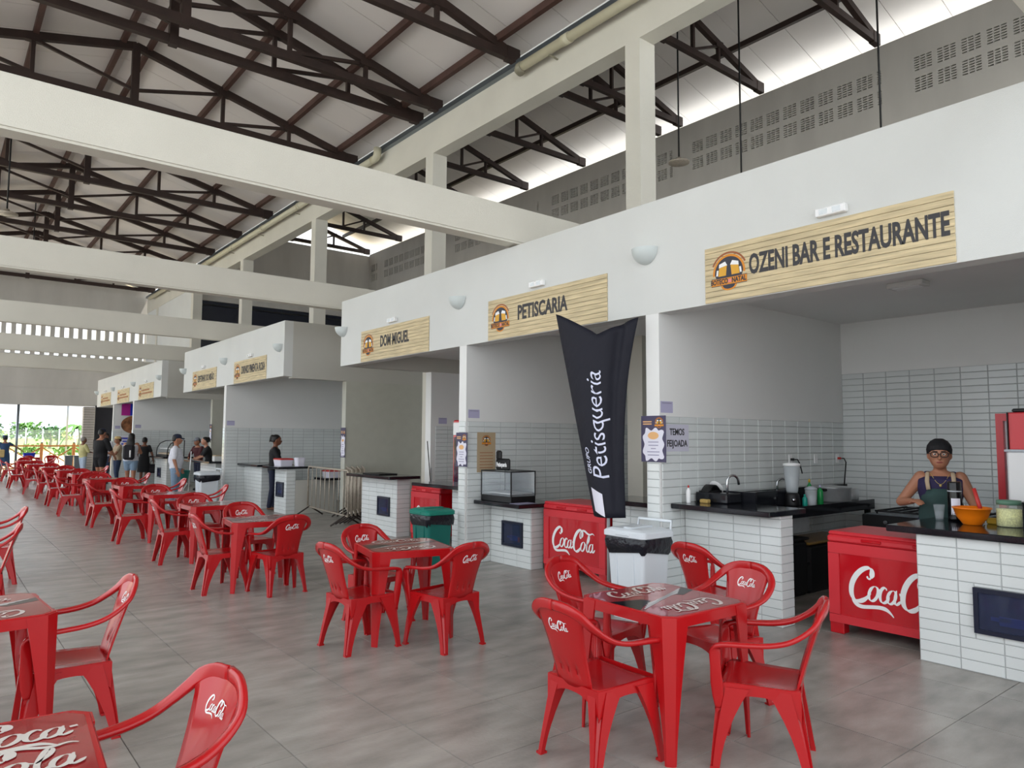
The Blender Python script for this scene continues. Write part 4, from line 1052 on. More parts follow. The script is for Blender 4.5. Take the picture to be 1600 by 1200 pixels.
# soap bottle, dish rack etc. on the bar top
def bottle(name, label, x, y, z, r, h, body, cap, cat='bottle', neck=.35):
    t = thing(name, label, cat, (x, y, z))
    MB().lathe([(r*.9, 0), (r, .01), (r, h*.62), (r*.85, h*.72), (r*neck, h*.82), (r*neck, h*.88)], n=14).build('body', body, t)
    MB().lathe([(r*neck*1.2, h*.86), (r*neck*1.2, h*.94), (r*neck*.6, h)], n=12).build('cap', cap, t); return t
mat('green_soap', '1f8f4a', .25); mat('teal', '1c9a8a', .3); mat('red_cap', 'c2322e', .4); mat('sponge', 'b89a5a', .9); mat('grey_plastic', 'b6bcc4', .4); mat('amber', '8a6a35', .3); mat('foil', 'c9ced2', .3, metal=.6)
bottle('spray_bottle', 'small white bottle with red cap at the left end of the bar top', 5.70, 4.36, .9936, .022, .17, 'white', 'red_cap')
t = thing('dish_rack', 'black curved dish holder with pale plate on the granite block', 'dish rack', (6.0, 4.33, 1.091))
m = MB(); m.grid(lambda u, v: (-.10+.20*u, -.06+.10*v, .07*math.sin(u*math.pi)), 10, 2, (0, 0, -.01)); m.box(-.11, .11, -.06, .05, 0, .012); m.build('rack', 'black', t)
MB().lathe([(0, 0), (.07, .006), (.075, .012)], n=18).xf(Matrix.Rotation(.9, 4, 'Y') @ Matrix.Translation((.0, 0, 0))).xf(Matrix.Translation((.10, 0, .035))).build('plate', 'white', t)
tag(MB().cbox(5.80, 5.86, 4.22, 4.31, .9936, 1.03, .008).build('sponge', 'sponge'), 'small tan sponge lying on the bar top', 'sponge')
clearmat('clear_plastic', 'dfe6ea', .42, .25)
t = thing('blender', 'countertop blender with tall clear jug and black base', 'blender', (7.02, 4.05, .9155))
MB().lathe([(.075, 0), (.08, .02), (.07, .12), (.055, .14)], n=16).build('base', 'black', t); MB().lathe([(.055, .14), (.06, .16), (.085, .42), (.083, .42), (.055, .16)], n=18).build('jug', 'clear_plastic', t)
MB().lathe([(.087, .415), (.087, .44), (.03, .45)], n=18).build('lid', 'white', t); MB().ball((-.06, -.05, .07), .022, 10, 6).build('dial', 'chrome', t); MB().tube([(.08, 0, .38), (.12, 0, .34), (.115, 0, .22), (.065, 0, .2)], .01, 8).build('handle', 'black', t)
t = thing('plastic_pitcher', 'clear pitcher half full beside the green soap bottle', 'pitcher', (7.27, 3.98, .9155))
MB().lathe([(.05, 0), (.055, .01), (.062, .17), (.058, .17), (.05, .01)], n=16).build('jug', 'clear_plastic', t); MB().lathe([(0, .012), (.049, .012), (.053, .09), (0, .09)], n=16).build('contents', 'poster_white', t); MB().lathe([(.064, .165), (.064, .18), (.02, .2)], n=14).build('lid', 'grey_plastic', t)
bottle('soap_bottle', 'green dish soap bottle with pale cap near the pot', 7.44, 3.97, .9155, .032, .21, 'green_soap', 'lilac'); bottle('soap_bottle', 'small teal soap bottle between blender and pitcher', 7.16, 3.99, .9155, .026, .12, 'teal', 'teal'); bottle('oil_bottle', 'slim oil bottle with yellow cap behind the soap', 7.55, 4.15, .9155, .028, .26, 'green_soap', 'yellow_print')
t = thing('cooking_pot', 'large aluminium pot with flat lid and black handles', 'pot', (7.98, 4.12, .9155))
MB().lathe([(.19, 0), (.20, .015), (.20, .15), (.205, .155)], n=28).build('pot', 'alu', t); MB().lathe([(.207, .155), (.205, .165), (.0, .18)], n=28).build('lid', 'alu', t)
for s in (-1, 1): MB().cbox(s*.22-.03, s*.22+.03, -.05, .05, .12, .15, .008).build('handle', 'black', t)
t = thing('saucepan', 'small aluminium saucepan with black handle beside the large pot', 'pot', (8.36, 4.10, .9155)); MB().lathe([(.09, 0), (.095, .01), (.095, .13)], n=22).build('pan', 'alu', t); MB().cbox(-.16, -.09, -.02, .02, .09, .115, .006).build('handle', 'black', t)
# sockets with leads
def socket(label, x, z, lead=None):
    t = thing('wall_socket', label, 'socket', (x, 4.438, z)); MB().cbox(-.035, .035, -.014, 0, -.055, .055, .004).build('plate', 'white', t)
    if lead: MB().tube([(0, -.02, 0), (.06, -.06, .0), (.09, -.07, -.05), lead], .007, 6).build('lead', 'black', t); MB().tube([(0, -.012, 0), (0.01, -.05, 0)], .014, 8).build('plug', 'red_cap' if x > 8.5 else 'black', t)
socket('white wall socket with a black lead above the blender', 7.66, 1.38, (.12, -.08, -.16)); socket('white wall socket without a lead between two others', 8.22, 1.38); socket('white wall socket with a red plug near the corner', 8.74, 1.38, (.03, -.06, -.42))
# stove
t = thing('gas_stove', 'low black gas stove with iron grates against the back wall', 'stove', (8.0, 2.50, 0))
MB().cbox(0, .88, 0, 1.30, .66, .80, .01).build('body', 'black', t); MB().box(.03, .84, .03, 1.27, .80, .808).build('tray', 'gutter_metal', t)
for y in (.08, .72):
    m = MB()
    for q in range(4): m.bar((.08, y+.05+q*.13, .84), (.80, y+.05+q*.13, .84), .014, .02)
    for q in (.1, .78): m.bar((q, y, .835), (q, y+.48, .835), .014, .02)
    for q in (.1, .78):
        for s in (.02, .46): m.bar((q, y+s, .805), (q, y+s, .84), .014, .014, (1, 0, 0))
    m.build('grate', 'black', t)
for a in (.03, .80):
    for b in (.03, 1.22): MB().box(a, a+.04, b, b+.04, 0, .66).build('leg', 'black', t)
for q in range(4): MB().tube([(0, .2+q*.28, .73), (-.03, .2+q*.28, .73)], .02, 10).build('knob', 'chrome', t)
t = thing('black_cabinet', 'black storage tubs packed under the sink unit', 'cabinet', (6.2, 3.99, 0)); MB().cbox(0, 1.0, 0, .40, 0, .56, .03).build('tub', 'black', t); MB().cbox(1.03, 2.05, 0, .40, 0, .50, .03).build('tub', 'black', t); MB().cbox(.02, 1.02, -.01, .41, .561, .59, .01).build('lid', 'black', t); MB().cbox(1.02, 2.06, -.01, .41, .501, .53, .01).build('lid', 'amber', t)  # tubs; their black also paints the shade under the sink
tag(MB().cbox(6.19, 7.15, 4.10, 4.125, .916, 1.085, .004).build('granite_upstand', 'granite'), 'black granite upstand between the two chrome taps', 'upstand')
# things on the granite top in front of the cook
SZ = .9657
t = thing('drinking_glass', 'clear drinking glass in front of the woman with glasses', 'glass', (6.34, 2.39, SZ)); MB().lathe([(.028, 0), (.030, .012), (.042, .125), (.040, .125), (.027, .014), (0, .012)], n=18).build('tumbler', 'glass', t); MB().lathe([(0, .014), (.027, .014), (.034, .07), (0, .07)], n=16).build('water', 'glass', t)
t = thing('thermos', 'tall black thermos with white label on the granite top', 'thermos', (6.40, 2.295, SZ))
MB().lathe([(.052, 0), (.052, .02), (.050, .24), (.050, .30), (.046, .31)], n=22).build('body', 'black_gloss', t); MB().lathe([(.051, .232), (.051, .24)], n=22, cap=False).build('ring', 'grey_plastic', t)
m = MB(); m.grid(lambda u, v: (.0515*math.cos(math.radians(170+75*u)), .0515*math.sin(math.radians(170+75*u)), .05+.13*v), 8, 1); m.build('label', 'poster_white', t)
mat('orange_plastic', 'f07d12', .3)
t = thing('mixing_bowl', 'bright orange plastic mixing bowl on the granite top', 'bowl', (6.22, 2.115, SZ)); MB().lathe([(.06, 0), (.065, .006), (.105, .06), (.125, .12), (.133, .122), (.133, .132), (.122, .132), (.10, .062), (0, .012)], n=28).build('bowl', 'orange_plastic', t)
t = thing('knife', 'red handled utensil leaning in the orange bowl', 'utensil', (6.33, 2.08, SZ)); MB().tube([(0, 0, .05), (-.0, .02, .14), (-.01, .05, .27)], [.010, .016, .014], 8).build('handle', 'red_cap', t); MB().bar((0, -.01, .005), (0, 0, .06), .02, .004, (0, 1, 0)).build('blade', 'chrome', t)
t = thing('sponge_pack', 'yellow sponge in clear wrap beside the orange bowl', 'sponge', (6.40, 2.02, SZ)); MB().cbox(-.035, .035, -.06, .05, 0, .045, .008).build('sponge', 'yellow_print', t); MB().cbox(-.04, .04, -.13, -.055, 0, .06, .012).build('wrap', 'clear_plastic', t)
mat('corn', 'e8e6a0', .6, var=.3, vscale=90); clearmat('jar_glass', 'dfeadf', .2, .03); mat('jar_lid', '5f8570', .4)
t = thing('food_jar', 'clear jar of pale yellow food with green lid on the granite top', 'jar', (6.30, 1.895, SZ)); MB().lathe([(.078, 0), (.084, .01), (.084, .15), (.075, .165), (.075, .17)], n=24).build('jar', 'jar_glass', t); MB().lathe([(0, .004), (.080, .006), (.080, .13), (0, .135)], n=20).build('contents', 'corn', t); MB().lathe([(.080, .163), (.080, .195), (.0, .198)], n=24).build('lid', 'jar_lid', t)
# red and white machine at the right edge with red-framed door behind
t = thing('drinks_fridge', 'red framed glass door fridge at the right edge of the photo', 'fridge', (7.85, 1.39, 0))
MB().cbox(.06, .70, .0, 1.05, .05, 1.86, .01).build('cabinet', 'white', t)
m = MB()
for a, b, c, e in ((0, 1.05, .05, .12), (0, 1.05, 1.79, 1.86), (0, .06, .12, 1.79), (.99, 1.05, .12, 1.79)): m.box(0, .06, a, b, c, e)
m.build('door_frame', 'red_frame', t); MB().box(.02, .03, .06, .99, .12, 1.79).build('door_glass', 'glass', t)
for a in (.12, .6):
    for b in (.06, .95): MB().tube([(a, b, 0), (a, b, .06)], .03, 8).build('foot', 'black', t)
t = thing('dispenser', 'red and white box dispenser with a dark cup picture at the right edge', 'dispenser', (6.72, 1.46, 0))
MB().cbox(0, .5, 0, .56, 1.12, 1.52, .012).build('lower_box', 'white', t); MB().cbox(.02, .5, 0, .55, 1.53, 1.83, .008).build('upper_box', 'red_frame', t)
MB().cbox(-.01, .52, -.02, .575, 1.515, 1.535, .004).build('divider', 'grey_plastic', t); MB().box(.003, .5, .545, .552, 1.53, 1.83).build('seam', 'black', t)
m = MB(); m.add([(.012, .36, 1.79), (.012, .18, 1.79), (.012, .22, 1.54), (.012, .31, 1.54)], [(0, 1, 2, 3)]); m.build('cup_picture', 'navy_shade_print', t)
for a in (.05, .42):
    for b in (.04, .48): MB().bar((a+.02, b+.02, 0), (a+.02, b+.02, 1.13), .04, .04, (1, 0, 0)).build('leg', 'black', t)
t = thing('tray_stack', 'pale tray and dark cloth on top of the red dispenser', 'tray', (6.72, 1.46, 1.831)); MB().cbox(.02, .4, .06, .52, 0, .03, .01).build('cloth', 'black', t); MB().lathe([(.16, .03), (.2, .09), (.19, .09), (.15, .035)], (.22, .28, 0), n=20).build('tray', 'clear_plastic', t)
# ------------------------------------------------------------------ things in the farther stalls
def box_with_lid(label, x, y, z, w, d, h, body, lid):
    t = thing('food_box', label, 'box', (x, y, z)); m = MB(); m.loft([rrect(w*.9, d*.9, .03, 0), rrect(w, d, .03, h*.8)], smooth=False); m.build('tub', body, t); m = MB(); m.loft([rrect(w*1.04, d*1.04, .03, h*.8), rrect(w*1.04, d*1.04, .03, h*.9), rrect(w*.9, d*.9, .03, h)], smooth=False); m.build('lid', lid, t); return t
box_with_lid('white plastic box with a red lid on the counter of the woman in black', 6.02, 15.35, .989, .30, .42, .16, 'poster_white', 'red_cap')
box_with_lid('white tub behind the steel barriers, near the tall tap', 6.22, 14.95, .989, .18, .2, .18, 'poster_white', 'poster_white')
box_with_lid('red lidded tray on the low shelf behind the barriers', 6.9, 14.6, .749, .5, .36, .16, 'poster_white', 'red_cap')
box_with_lid('pale tub on the low shelf behind the barriers', 7.5, 14.6, .749, .3, .3, .34, 'kraft', 'poster_white')
t = thing('utensil_caddy', 'black caddy of kitchen tools behind the barriers', 'caddy', (7.2, 14.55, .749)); MB().lathe([(.08, 0), (.09, .2)], n=14).build('caddy', 'black', t)
for q in range(4): MB().tube([(.02*q-.03, .0, .15), (.04*q-.06, .01*q, .42)], .012, 6).build('tool', 'chrome' if q % 2 else 'black', t)
t = thing('cup_stack', 'tall stack of white cups behind the barriers', 'cups', (7.8, 14.6, .749)); MB().lathe([(.035, 0), (.04, .45), (.042, .46)], n=14).build('cups', 'white', t)
tag(MB().cbox(5.85, 6.2, 10.75, 11.35, .984, 1.0, .006).build('flat_tray', 'black'), 'flat black tray on the granite top by the barriers', 'tray')
t = thing('rod_stick', 'thin dark stick standing beside the red cooler by the counter', 'stick', (6.66, 10.3, 0)); MB().tube([(0, 0, 0), (-.1, .1, 1.55)], .008, 6).build('stick', 'black', t); MB().tube([(0, .03, 0), (-.02, .1, 1.1)], .006, 6).build('wire', 'gutter_metal', t)
t = thing('pastry_case', 'curved glass pastry case with dark frame on the far counter', 'display case', (5.86, 24.5, .969))
prof = [(0, .0), (0, .12), (.02, .28), (.10, .42), (.26, .50), (.5, .52), (.5, 0)]
for y in (0, 1.35): m = MB(); m.tube([(a, y, b) for a, b in prof+[prof[0]]], .016, 6); m.build('end_frame', 'black', t)
m = MB(); m.grid(lambda u, v: (*[prof[min(4, int(u*4.999))][0]*(1-(u*4.999) % 1)+prof[min(4, int(u*4.999))+1][0]*((u*4.999) % 1)], 1.35*v, prof[min(4, int(u*4.999))][1]*(1-(u*4.999) % 1)+prof[min(4, int(u*4.999))+1][1]*((u*4.999) % 1)), 10, 1); m.build('curved_pane', 'glass', t)
MB().box(0, .5, 0, 1.35, 0, .06).build('base', 'black', t); MB().box(.08, .48, .03, 1.32, .25, .27).build('shelf', 'white', t); MB().box(.05, .48, .03, 1.32, .07, .12).build('food_tray', 'kraft', t)
tag(MB().cbox(5.9, 6.1, 19.7, 20.0, .969, 1.12, .01).build('carton', 'kraft'), 'small carton on the worktop in front of the far workers', 'box')
tag(MB().cbox(5.5, 5.75, 16.55, 16.85, .90, 1.05, .01).build('carton', 'plaster') if False else MB().cbox(5.78, 5.98, 19.4, 19.6, .969, 1.10, .01).build('carton', 'plaster'), 'small white carton on the worktop, nearest the camera', 'box')
# ------------------------------------------------------------------ people: one remeshed body each, clothes and hair as children
def capsule(m, a, ra, b, rb, n=10):
    a, b = Vector(a), Vector(b); d = b-a; L = d.length
    if L < 1e-5: m.ball(a, ra); return
    pts, rr = [], []
    u = d/L
    for q in (-1, -.85, -.5, 0): pts.append(a+u*ra*q); rr.append(ra*math.sqrt(max(1e-4, 1-q*q)))
    for q in (0, .5, .85, 1): pts.append(b+u*rb*q); rr.append(rb*math.sqrt(max(1e-4, 1-q*q)))
    m.tube(pts, rr, n)
def stack(m, rows, n=16):
    """closed loft of ellipses (z, cx, rx, ry[, cy])"""
    m.loft([[(r[1]+r[2]*math.cos(2*math.pi*k/n), (r[4] if len(r) > 4 else 0)+r[3]*math.sin(2*math.pi*k/n), r[0]) for k in range(n)] for r in rows])
def remesh(m, voxel, sm=4):
    me = m.mesh('tmp', 'white'); o = bpy.data.objects.new('tmp', me); COL.objects.link(o)
    r = o.modifiers.new('r', 'REMESH'); r.mode = 'VOXEL'; r.voxel_size = voxel; r.use_smooth_shade = True
    s = o.modifiers.new('s', 'SMOOTH'); s.iterations = sm; s.factor = .5
    dg = bpy.context.evaluated_depsgraph_get(); out = bpy.data.meshes.new_from_object(o.evaluated_get(dg))
    bpy.data.objects.remove(o); bpy.data.meshes.remove(me); out.materials.clear()
    out.polygons.foreach_set('use_smooth', [True]*len(out.polygons)); return out
def part(t, name, m, mname, voxel, sm=4):
    me = remesh(m, voxel, sm); me.materials.append(MATS[mname]); return link(name, me, t)
mat('skin', 'a8745a', .5); mat('skin_dark', '7a4e3a', .5); mat('skin_light', 'c08a70', .5)
mat('hair', '14110f', .5); mat('hair_grey', '8a8480', .6); mat('eye_white', 'e8e6e2', .3); mat('iris', '2a1a12', .3); mat('lips', '8e4a44', .5)
for n_, c_ in (('cloth_black', '17171a'), ('cloth_white', 'd4d4dc'), ('denim', '7f96ae'), ('denim_dark', '2b3a55'), ('cloth_navy', '1c2238'), ('cloth_maroon', '4a2024'), ('cloth_yellow', 'c9c28a'), ('cloth_blue', '2f4a6e'), ('cloth_green', '2f4846'), ('cloth_purple', '2a2348'), ('straw', 'cbb07a'), ('cap_grey', '7c8088'), ('headband', '6a3fa0'), ('leather', '1c1a20'), ('cloth_tan', 'b8a48a'), ('cloth_lblue', 'b3c2d4'), ('gold', 'c9b26a')):
    mat(n_, c_, .8, var=.08, vscale=20)
def hand(m, w, d, up, s, r=.0085):
    """palm and five fingers at wrist w pointing along d; up = back-of-hand normal"""
    d = Vector(d).normalized(); up = Vector(up); up = (up-d*up.dot(d)).normalized(); side = d.cross(up)
    w = Vector(w)
    capsule(m, w+d*.025*s+side*.016*s, .018*s, w+d*.07*s+side*.02*s, .015*s); capsule(m, w+d*.025*s-side*.016*s, .018*s, w+d*.07*s-side*.02*s, .015*s)
    for k, (o, L) in enumerate(((-.030, .055), (-.011, .072), (.009, .076), (.028, .066))):
        a = w+d*.075*s+side*o*s; b = a+d*L*.55*s-up*.010*s; c = b+d*L*.42*s-up*.022*s
        capsule(m, a, r*s*1.05, b, r*s, 8); capsule(m, b, r*s, c, r*s*.85, 8)
    a = w+d*.028*s+side*.032*s; b = a+(d*.6+side*.7).normalized()*.035*s; c = b+(d*.9+side*.2).normalized()*.03*s
    capsule(m, a, r*1.25*s, b, r*1.1*s, 8); capsule(m, b, r*1.1*s, c, r*.9*s, 8)
def person(label, x, y, deg, H=1.70, skin='skin', top='cloth_black', sleeve=.45, bottom='pants', bcol='cloth_navy', le=(.02, .24, 1.10), lh=(.10, .25, .86), re=(.02, -.24, 1.10), rh=(.10, -.25, .86), stride=.05, hair='short', hcol='hair', hat=None, voxel=.0125, fem=False, lean=0.0, head_turn=0, belly=0.0, shoes='black', build=1.0, hs=1.04):
    s = H/1.70; t = thing('person', label, 'person', (x, y, 0), math.radians(deg)); t.scale = (s, s, s)
    L = lambda z: lean*max(0, z-.9)/.8           # forward lean grows with height
    hipw = .165 if not fem else .175; sh = .175 if not fem else .155; b_ = build
    rows = [(.80, 0, .085, .12), (.88, 0, .115*b_, hipw*b_), (.96, 0, .112*b_, hipw*.97*b_), (1.06, L(1.06)+belly*.03, (.098+belly)*b_, .135*b_), (1.16, L(1.16)+belly*.02, (.105+belly*.7)*b_, .142*b_), (1.27, L(1.27), .118*b_, .165*b_), (1.35, L(1.35)-.005, .10*b_, .165*b_), (1.40, L(1.40)-.01, .075, .12), (1.43, L(1.43)-.01, .05, .06)]
    m = MB(); stack(m, rows)
    shz = 1.365; S_ = {1: Vector((L(shz)-.01, sh, shz)), -1: Vector((L(shz)-.01, -sh, shz))}
    hd = Vector((L(1.58)+.015, 0, 1.575)); K = hs; V = lambda x_, y_, z_: Vector((x_*K, y_*K, z_*K))
    capsule(m, (L(1.40)-.01, 0, 1.39), .056, hd+Vector((-.012, 0, -.06)), .050)
    arms = {}
    for sd, e, h in ((1, le, lh), (-1, re, rh)):
        e, h = Vector(e)+Vector((L(1.1), 0, 0)), Vector(h)+Vector((L(1.0), 0, 0)); arms[sd] = (e, h)
        capsule(m, S_[sd], .054*b_, e, .040*b_); capsule(m, e, .041*b_, h, .027)
        hand(m, h, h-e, Vector((0, sd*.3, 1)) if abs((h-e).normalized().z) < .6 else Vector((0, sd, 0)), 1.0)
    legs = {}
    for sd in (1, -1):
        hip = Vector((0, sd*.088, .88)); kn = Vector((.02+sd*stride*.5, sd*.092, .48)); an = Vector((-.02+sd*stride, sd*.10, .085)); legs[sd] = (hip, kn, an)
        capsule(m, hip, .088*b_, kn, .056); capsule(m, kn, .055, kn.lerp(an, .35)+Vector((-.012, 0, 0)), .053); capsule(m, kn.lerp(an, .35)+Vector((-.012, 0, 0)), .053, an, .036); capsule(m, an+Vector((-.02, 0, -.045)), .034, an+Vector((.13, sd*.015, -.058)), .025)
    # head
    m.ball(hd, 1, 16, 12, (.098*K, .078*K, .118*K)); m.ball(hd+V(.03, 0, -.055), 1, 12, 8, (.066*K, .058*K, .062*K))
    capsule(m, hd+V(.092, 0, -.005), .008, hd+V(.106, 0, -.030), .014, 8); capsule(m, hd+V(.085, -.02, .022), .010, hd+V(.085, .02, .022), .010, 8)
    for sd in (1, -1): m.ball(hd+V(-.005, sd*.080, -.01), 1, 8, 6, (.018*K, .010*K, .030*K))
    part(t, 'body', m, skin, voxel, 3)
    # face
    f = hd
    for sd in (1, -1):
        e = MB().ball(f+V(.086, sd*.030, .004), .0125*K, 10, 7, (.6, 1.1, .75)); link('eye', e.mesh('eye', 'eye_white'), t); i = MB().ball(f+V(.0925, sd*.030, .004), .0062*K, 8, 6, (.5, 1, 1)); link('iris', i.mesh('iris', 'iris'), t)
        b = MB(); capsule(b, f+V(.092, sd*.014, .026), .0035, f+V(.084, sd*.045, .027), .003, 6); link('eyebrow', b.mesh('eyebrow', hcol), t)
    b = MB().ball(f+V(.091, 0, -.060), 1, 12, 6, (.007*K, .024*K, .007*K)); link('mouth', b.mesh('mouth', 'lips'), t)
    # top garment
    if top:
        g = MB(); infl = .014
        stack(g, [(z_, cx, rx+infl, ry+infl) for z_, cx, rx, ry in rows[(1 if bottom != 'none' else 1):-2]]+[(1.385, L(1.385)-.008, .085, .125)])
        for sd in (1, -1):
            if sleeve <= 0: capsule(g, S_[sd]+Vector((0, -sd*.07, .0)), .05, S_[sd]+Vector((0, -sd*.05, .02)), .04)
            else:
                e, h = arms[sd]; q = min(1, sleeve*2); capsule(g, S_[sd], .066*b_, S_[sd].lerp(e, q), .056*b_)
                if sleeve > .5: capsule(g, e, .054, e.lerp(h, (sleeve-.5)*2), .044)
        part(t, 'top', g, top, voxel*1.1)
    if bottom in ('pants', 'shorts'):
        g = MB(); stack(g, [(z_, cx, rx+.012, ry+.012) for z_, cx, rx, ry in rows[0:3]]+[(1.0, 0, .11*b_, .155*b_)])
        for sd in (1, -1):
            hip, kn, an = legs[sd]
            if bottom == 'pants': capsule(g, hip, .102*b_, kn, .072); capsule(g, kn, .072, an+Vector((0, 0, .0)), .055)
            else: capsule(g, hip, .106*b_, hip.lerp(kn, .55), .092)
        part(t, 'trousers' if bottom == 'pants' else 'shorts', g, bcol, voxel*1.1)
    elif bottom in ('dress', 'skirt'):
        g = MB(); stack(g, [(.46, 0, .17, .22), (.7, 0, .155, .205), (.9, 0, .135, .19), (1.05, L(1.05), .115, .15)]); part(t, 'skirt', g, bcol, voxel*1.1)
    if shoes:
        for sd in (1, -1):
            an = legs[sd][2]; g = MB(); capsule(g, an+Vector((-.03, 0, -.047)), .040, an+Vector((.14, sd*.015, -.055)), .032); part(t, 'shoe', g, shoes, voxel)
    # hair
    if hair:
        g = MB()
        stack(g, [(hd.z+zz*K, hd.x+(cx-.012)*K, rx*K, ry*K) for zz, cx, rx, ry in ((-.045, -.055, .045, .072), (-.01, -.035, .070, .083), (.035, -.014, .092, .086), (.075, -.006, .092, .078), (.105, -.006, .070, .056), (.124, -.006, .03, .025))])
        if hair == 'bun': m_ = Vector((hd.x-.10, 0, hd.z+.075)); g.ball(m_, .052, 12, 8); capsule(g, m_+Vector((-.03, 0, -.02)), .03, m_+Vector((-.06, 0, -.12)), .012)
        if hair == 'long': stack(g, [(hd.z-.40, hd.x-.13, .03, .08), (hd.z-.30, hd.x-.13, .05, .12), (hd.z-.12, hd.x-.09, .065, .115), (hd.z+.02, hd.x-.04, .06, .088)])
        part(t, 'hair', g, hcol, voxel*1.05, 3)
    if hat:
        K0 = K
        kind, col = hat
        if kind == 'cap':
            g = MB().lathe([(.098, .02), (.100, .045), (.092, .085), (.06, .118), (.0, .128)], (hd.x-.004, hd.y, hd.z+.008), n=18, sy=.86); c = g.build('cap', col, t)
            g = MB().grid(lambda u, v: (hd.x+.075+.09*v*math.cos((u-.5)*1.6), hd.y+(u-.5)*.15, hd.z+.045-.02*v-.02*(2*u-1)**2), 8, 3, (0, 0, -.006)); g.build('brim', col, c)
        elif kind == 'straw':
            MB().lathe([(.19, .04), (.10, .05), (.097, .10), (.08, .13), (0, .135)], (hd.x, 0, hd.z), n=20).build('hat', col, t)
        elif kind == 'wrap':
            g = MB(); stack(g, [(hd.z+zz*K, hd.x+(cx-.008)*K, rx*K, ry*K) for zz, cx, rx, ry in ((-.04, -.045, .062, .080), (0, -.022, .088, .090), (.04, -.004, .106, .093), (.075, -.004, .103, .086), (.108, -.008, .078, .064), (.130, -.012, .035, .03))]); part(t, 'head_wrap', g, col, voxel, 3)
        elif kind == 'band': MB().lathe([(.100, .03), (.101, .07)], (hd.x-.004, 0, hd.z), n=18, sy=.86, cap=False).build('headband', col, t)
    return t, hd
# the cook behind the nearest counter
t, hd = person('woman with black headwrap, glasses and dark apron behind the granite counter', 6.88, 2.575, -159.5, 1.60, 'skin', 'cloth_purple', 0, 'pants', 'cloth_navy',
    le=(.06, .275, 1.10), lh=(.26, .22, 1.06), re=(.0, -.325, 1.13), rh=(.20, -.225, 1.15), hair=None, hat=('wrap', 'cloth_black'), voxel=.0075, fem=True, build=1.10, belly=.02, lean=.14, hs=1.13)
LN = lambda z: .14*max(0, z-.9)/.8
g = MB()      # apron over the top
def apr(u, v):
    a = (u-.5)*2.3; z = .55+.72*v; r = .172-.012*v
    return (r*math.cos(a)*1.0+LN(z), r*1.22*math.sin(a)*(1-.45*max(0, v-.75)*2), z)
fixn_o(g.grid(apr, 14, 10, (-.008, 0, 0)).build('apron', 'cloth_green', t))
for sd in (1, -1): MB().tube([(.150+LN(1.26), sd*.095, 1.26), (.120+LN(1.33), sd*.105, 1.335), (.05+LN(1.39), sd*.10, 1.405), (-.03+LN(1.4), sd*.095, 1.415)], .012, 8, flat=(1.5, .6)).build('apron_strap', 'cloth_tan', t)
gl = MB(); KG = 1.13    # glasses
for sd in (1, -1):
    pts = [(hd.x+.106*KG, sd*KG*(.034+.026*math.copysign(abs(math.cos(a))**.7, math.cos(a))), hd.z+KG*(.001+.020*math.copysign(abs(math.sin(a))**.7, math.sin(a)))) for a in (2*math.pi*q/18 for q in range(19))]
    gl.tube(pts, .0036, 6, cap=False); gl.tube([(hd.x+.105*KG, sd*.060*KG, hd.z+.010*KG), (hd.x+.0, sd*.088*KG, hd.z+.008)], .0032, 6)
gl.tube([(hd.x+.106*KG, .008, hd.z+.006), (hd.x+.106*KG, -.008, hd.z+.006)], .0032, 6)
gl.build('glasses', 'black', t)
nk = MB(); nk.tube([(hd.x+.03+.075*math.sin(math.pi*q/14)-.02, .075-.15*q/14, 1.405-.095*math.sin(math.pi*q/14)) for q in range(15)], .0018, 5); nk.ball((hd.x+.098, .0, 1.300), .011, 10, 6); nk.build('necklace', 'gold', t)
# the others
person('woman in black shirt with hair bun working behind the middle stall counter', 6.02, 15.92, -22, 1.66, 'skin_dark', 'cloth_black', .42, 'pants', 'cloth_navy', le=(.12, .22, 1.12), lh=(.34, .16, 1.04), re=(.12, -.22, 1.12), rh=(.34, -.16, 1.04), hair='bun', fem=True, lean=.05, shoes=None)
person('man in white shirt, jeans and dark cap standing before the stalls', 4.50, 18.0, -18, 1.66, 'skin', 'cloth_white', .42, 'pants', 'denim', le=(.0, .25, 1.10), lh=(.10, .24, .88), re=(-.02, -.25, 1.10), rh=(.06, -.27, .84), hair='short', hat=('cap', 'cloth_navy'), belly=.05, build=1.08, shoes='grey_plastic')
t, _ = person('woman with long dark hair, black backpack and denim shorts', 4.68, 23.7, 62, 1.70, 'skin', 'cloth_white', 0, 'shorts', 'denim', hair='long', fem=True, le=(.14, .22, 1.12), lh=(.32, .12, 1.10), re=(.12, -.23, 1.12), rh=(.30, -.14, 1.12), shoes='white', build=1.16)
MB().cbox(-.28, -.13, -.15, .15, .92, 1.36, .05).build('backpack', 'leather', t); MB().tube([(-.285, -.06, 1.0), (-.285, -.06, 1.2)], .022, 8).build('bottle', 'white', t)
person('man in black shirt, black shorts and dark cap in the far queue', 4.16, 25.4, 35, 1.84, 'skin', 'cloth_black', .45, 'shorts', 'cloth_black', hair='short', hat=('cap', 'cloth_navy'), le=(.06, .26, 1.1), lh=(.2, .22, .9), re=(.08, -.27, 1.08), rh=(.24, -.26, .9), build=1.22, belly=.04, lean=.03)
person('person in straw hat with tan top and blue trousers in the far queue', 4.80, 26.3, 190, 1.60, 'skin', 'cloth_tan', .3, 'pants', 'denim_dark', hair='short', hat=('straw', 'straw'), le=(.14, .2, 1.1), lh=(.28, .06, 1.14), re=(.14, -.2, 1.1), rh=(.28, -.06, 1.12), fem=True)
person('man with short dark hair partly hidden behind the man in black', 4.72, 27.9, 225, 1.72, 'skin_dark', 'cloth_white', .45, 'pants', 'denim_dark', hair='short')
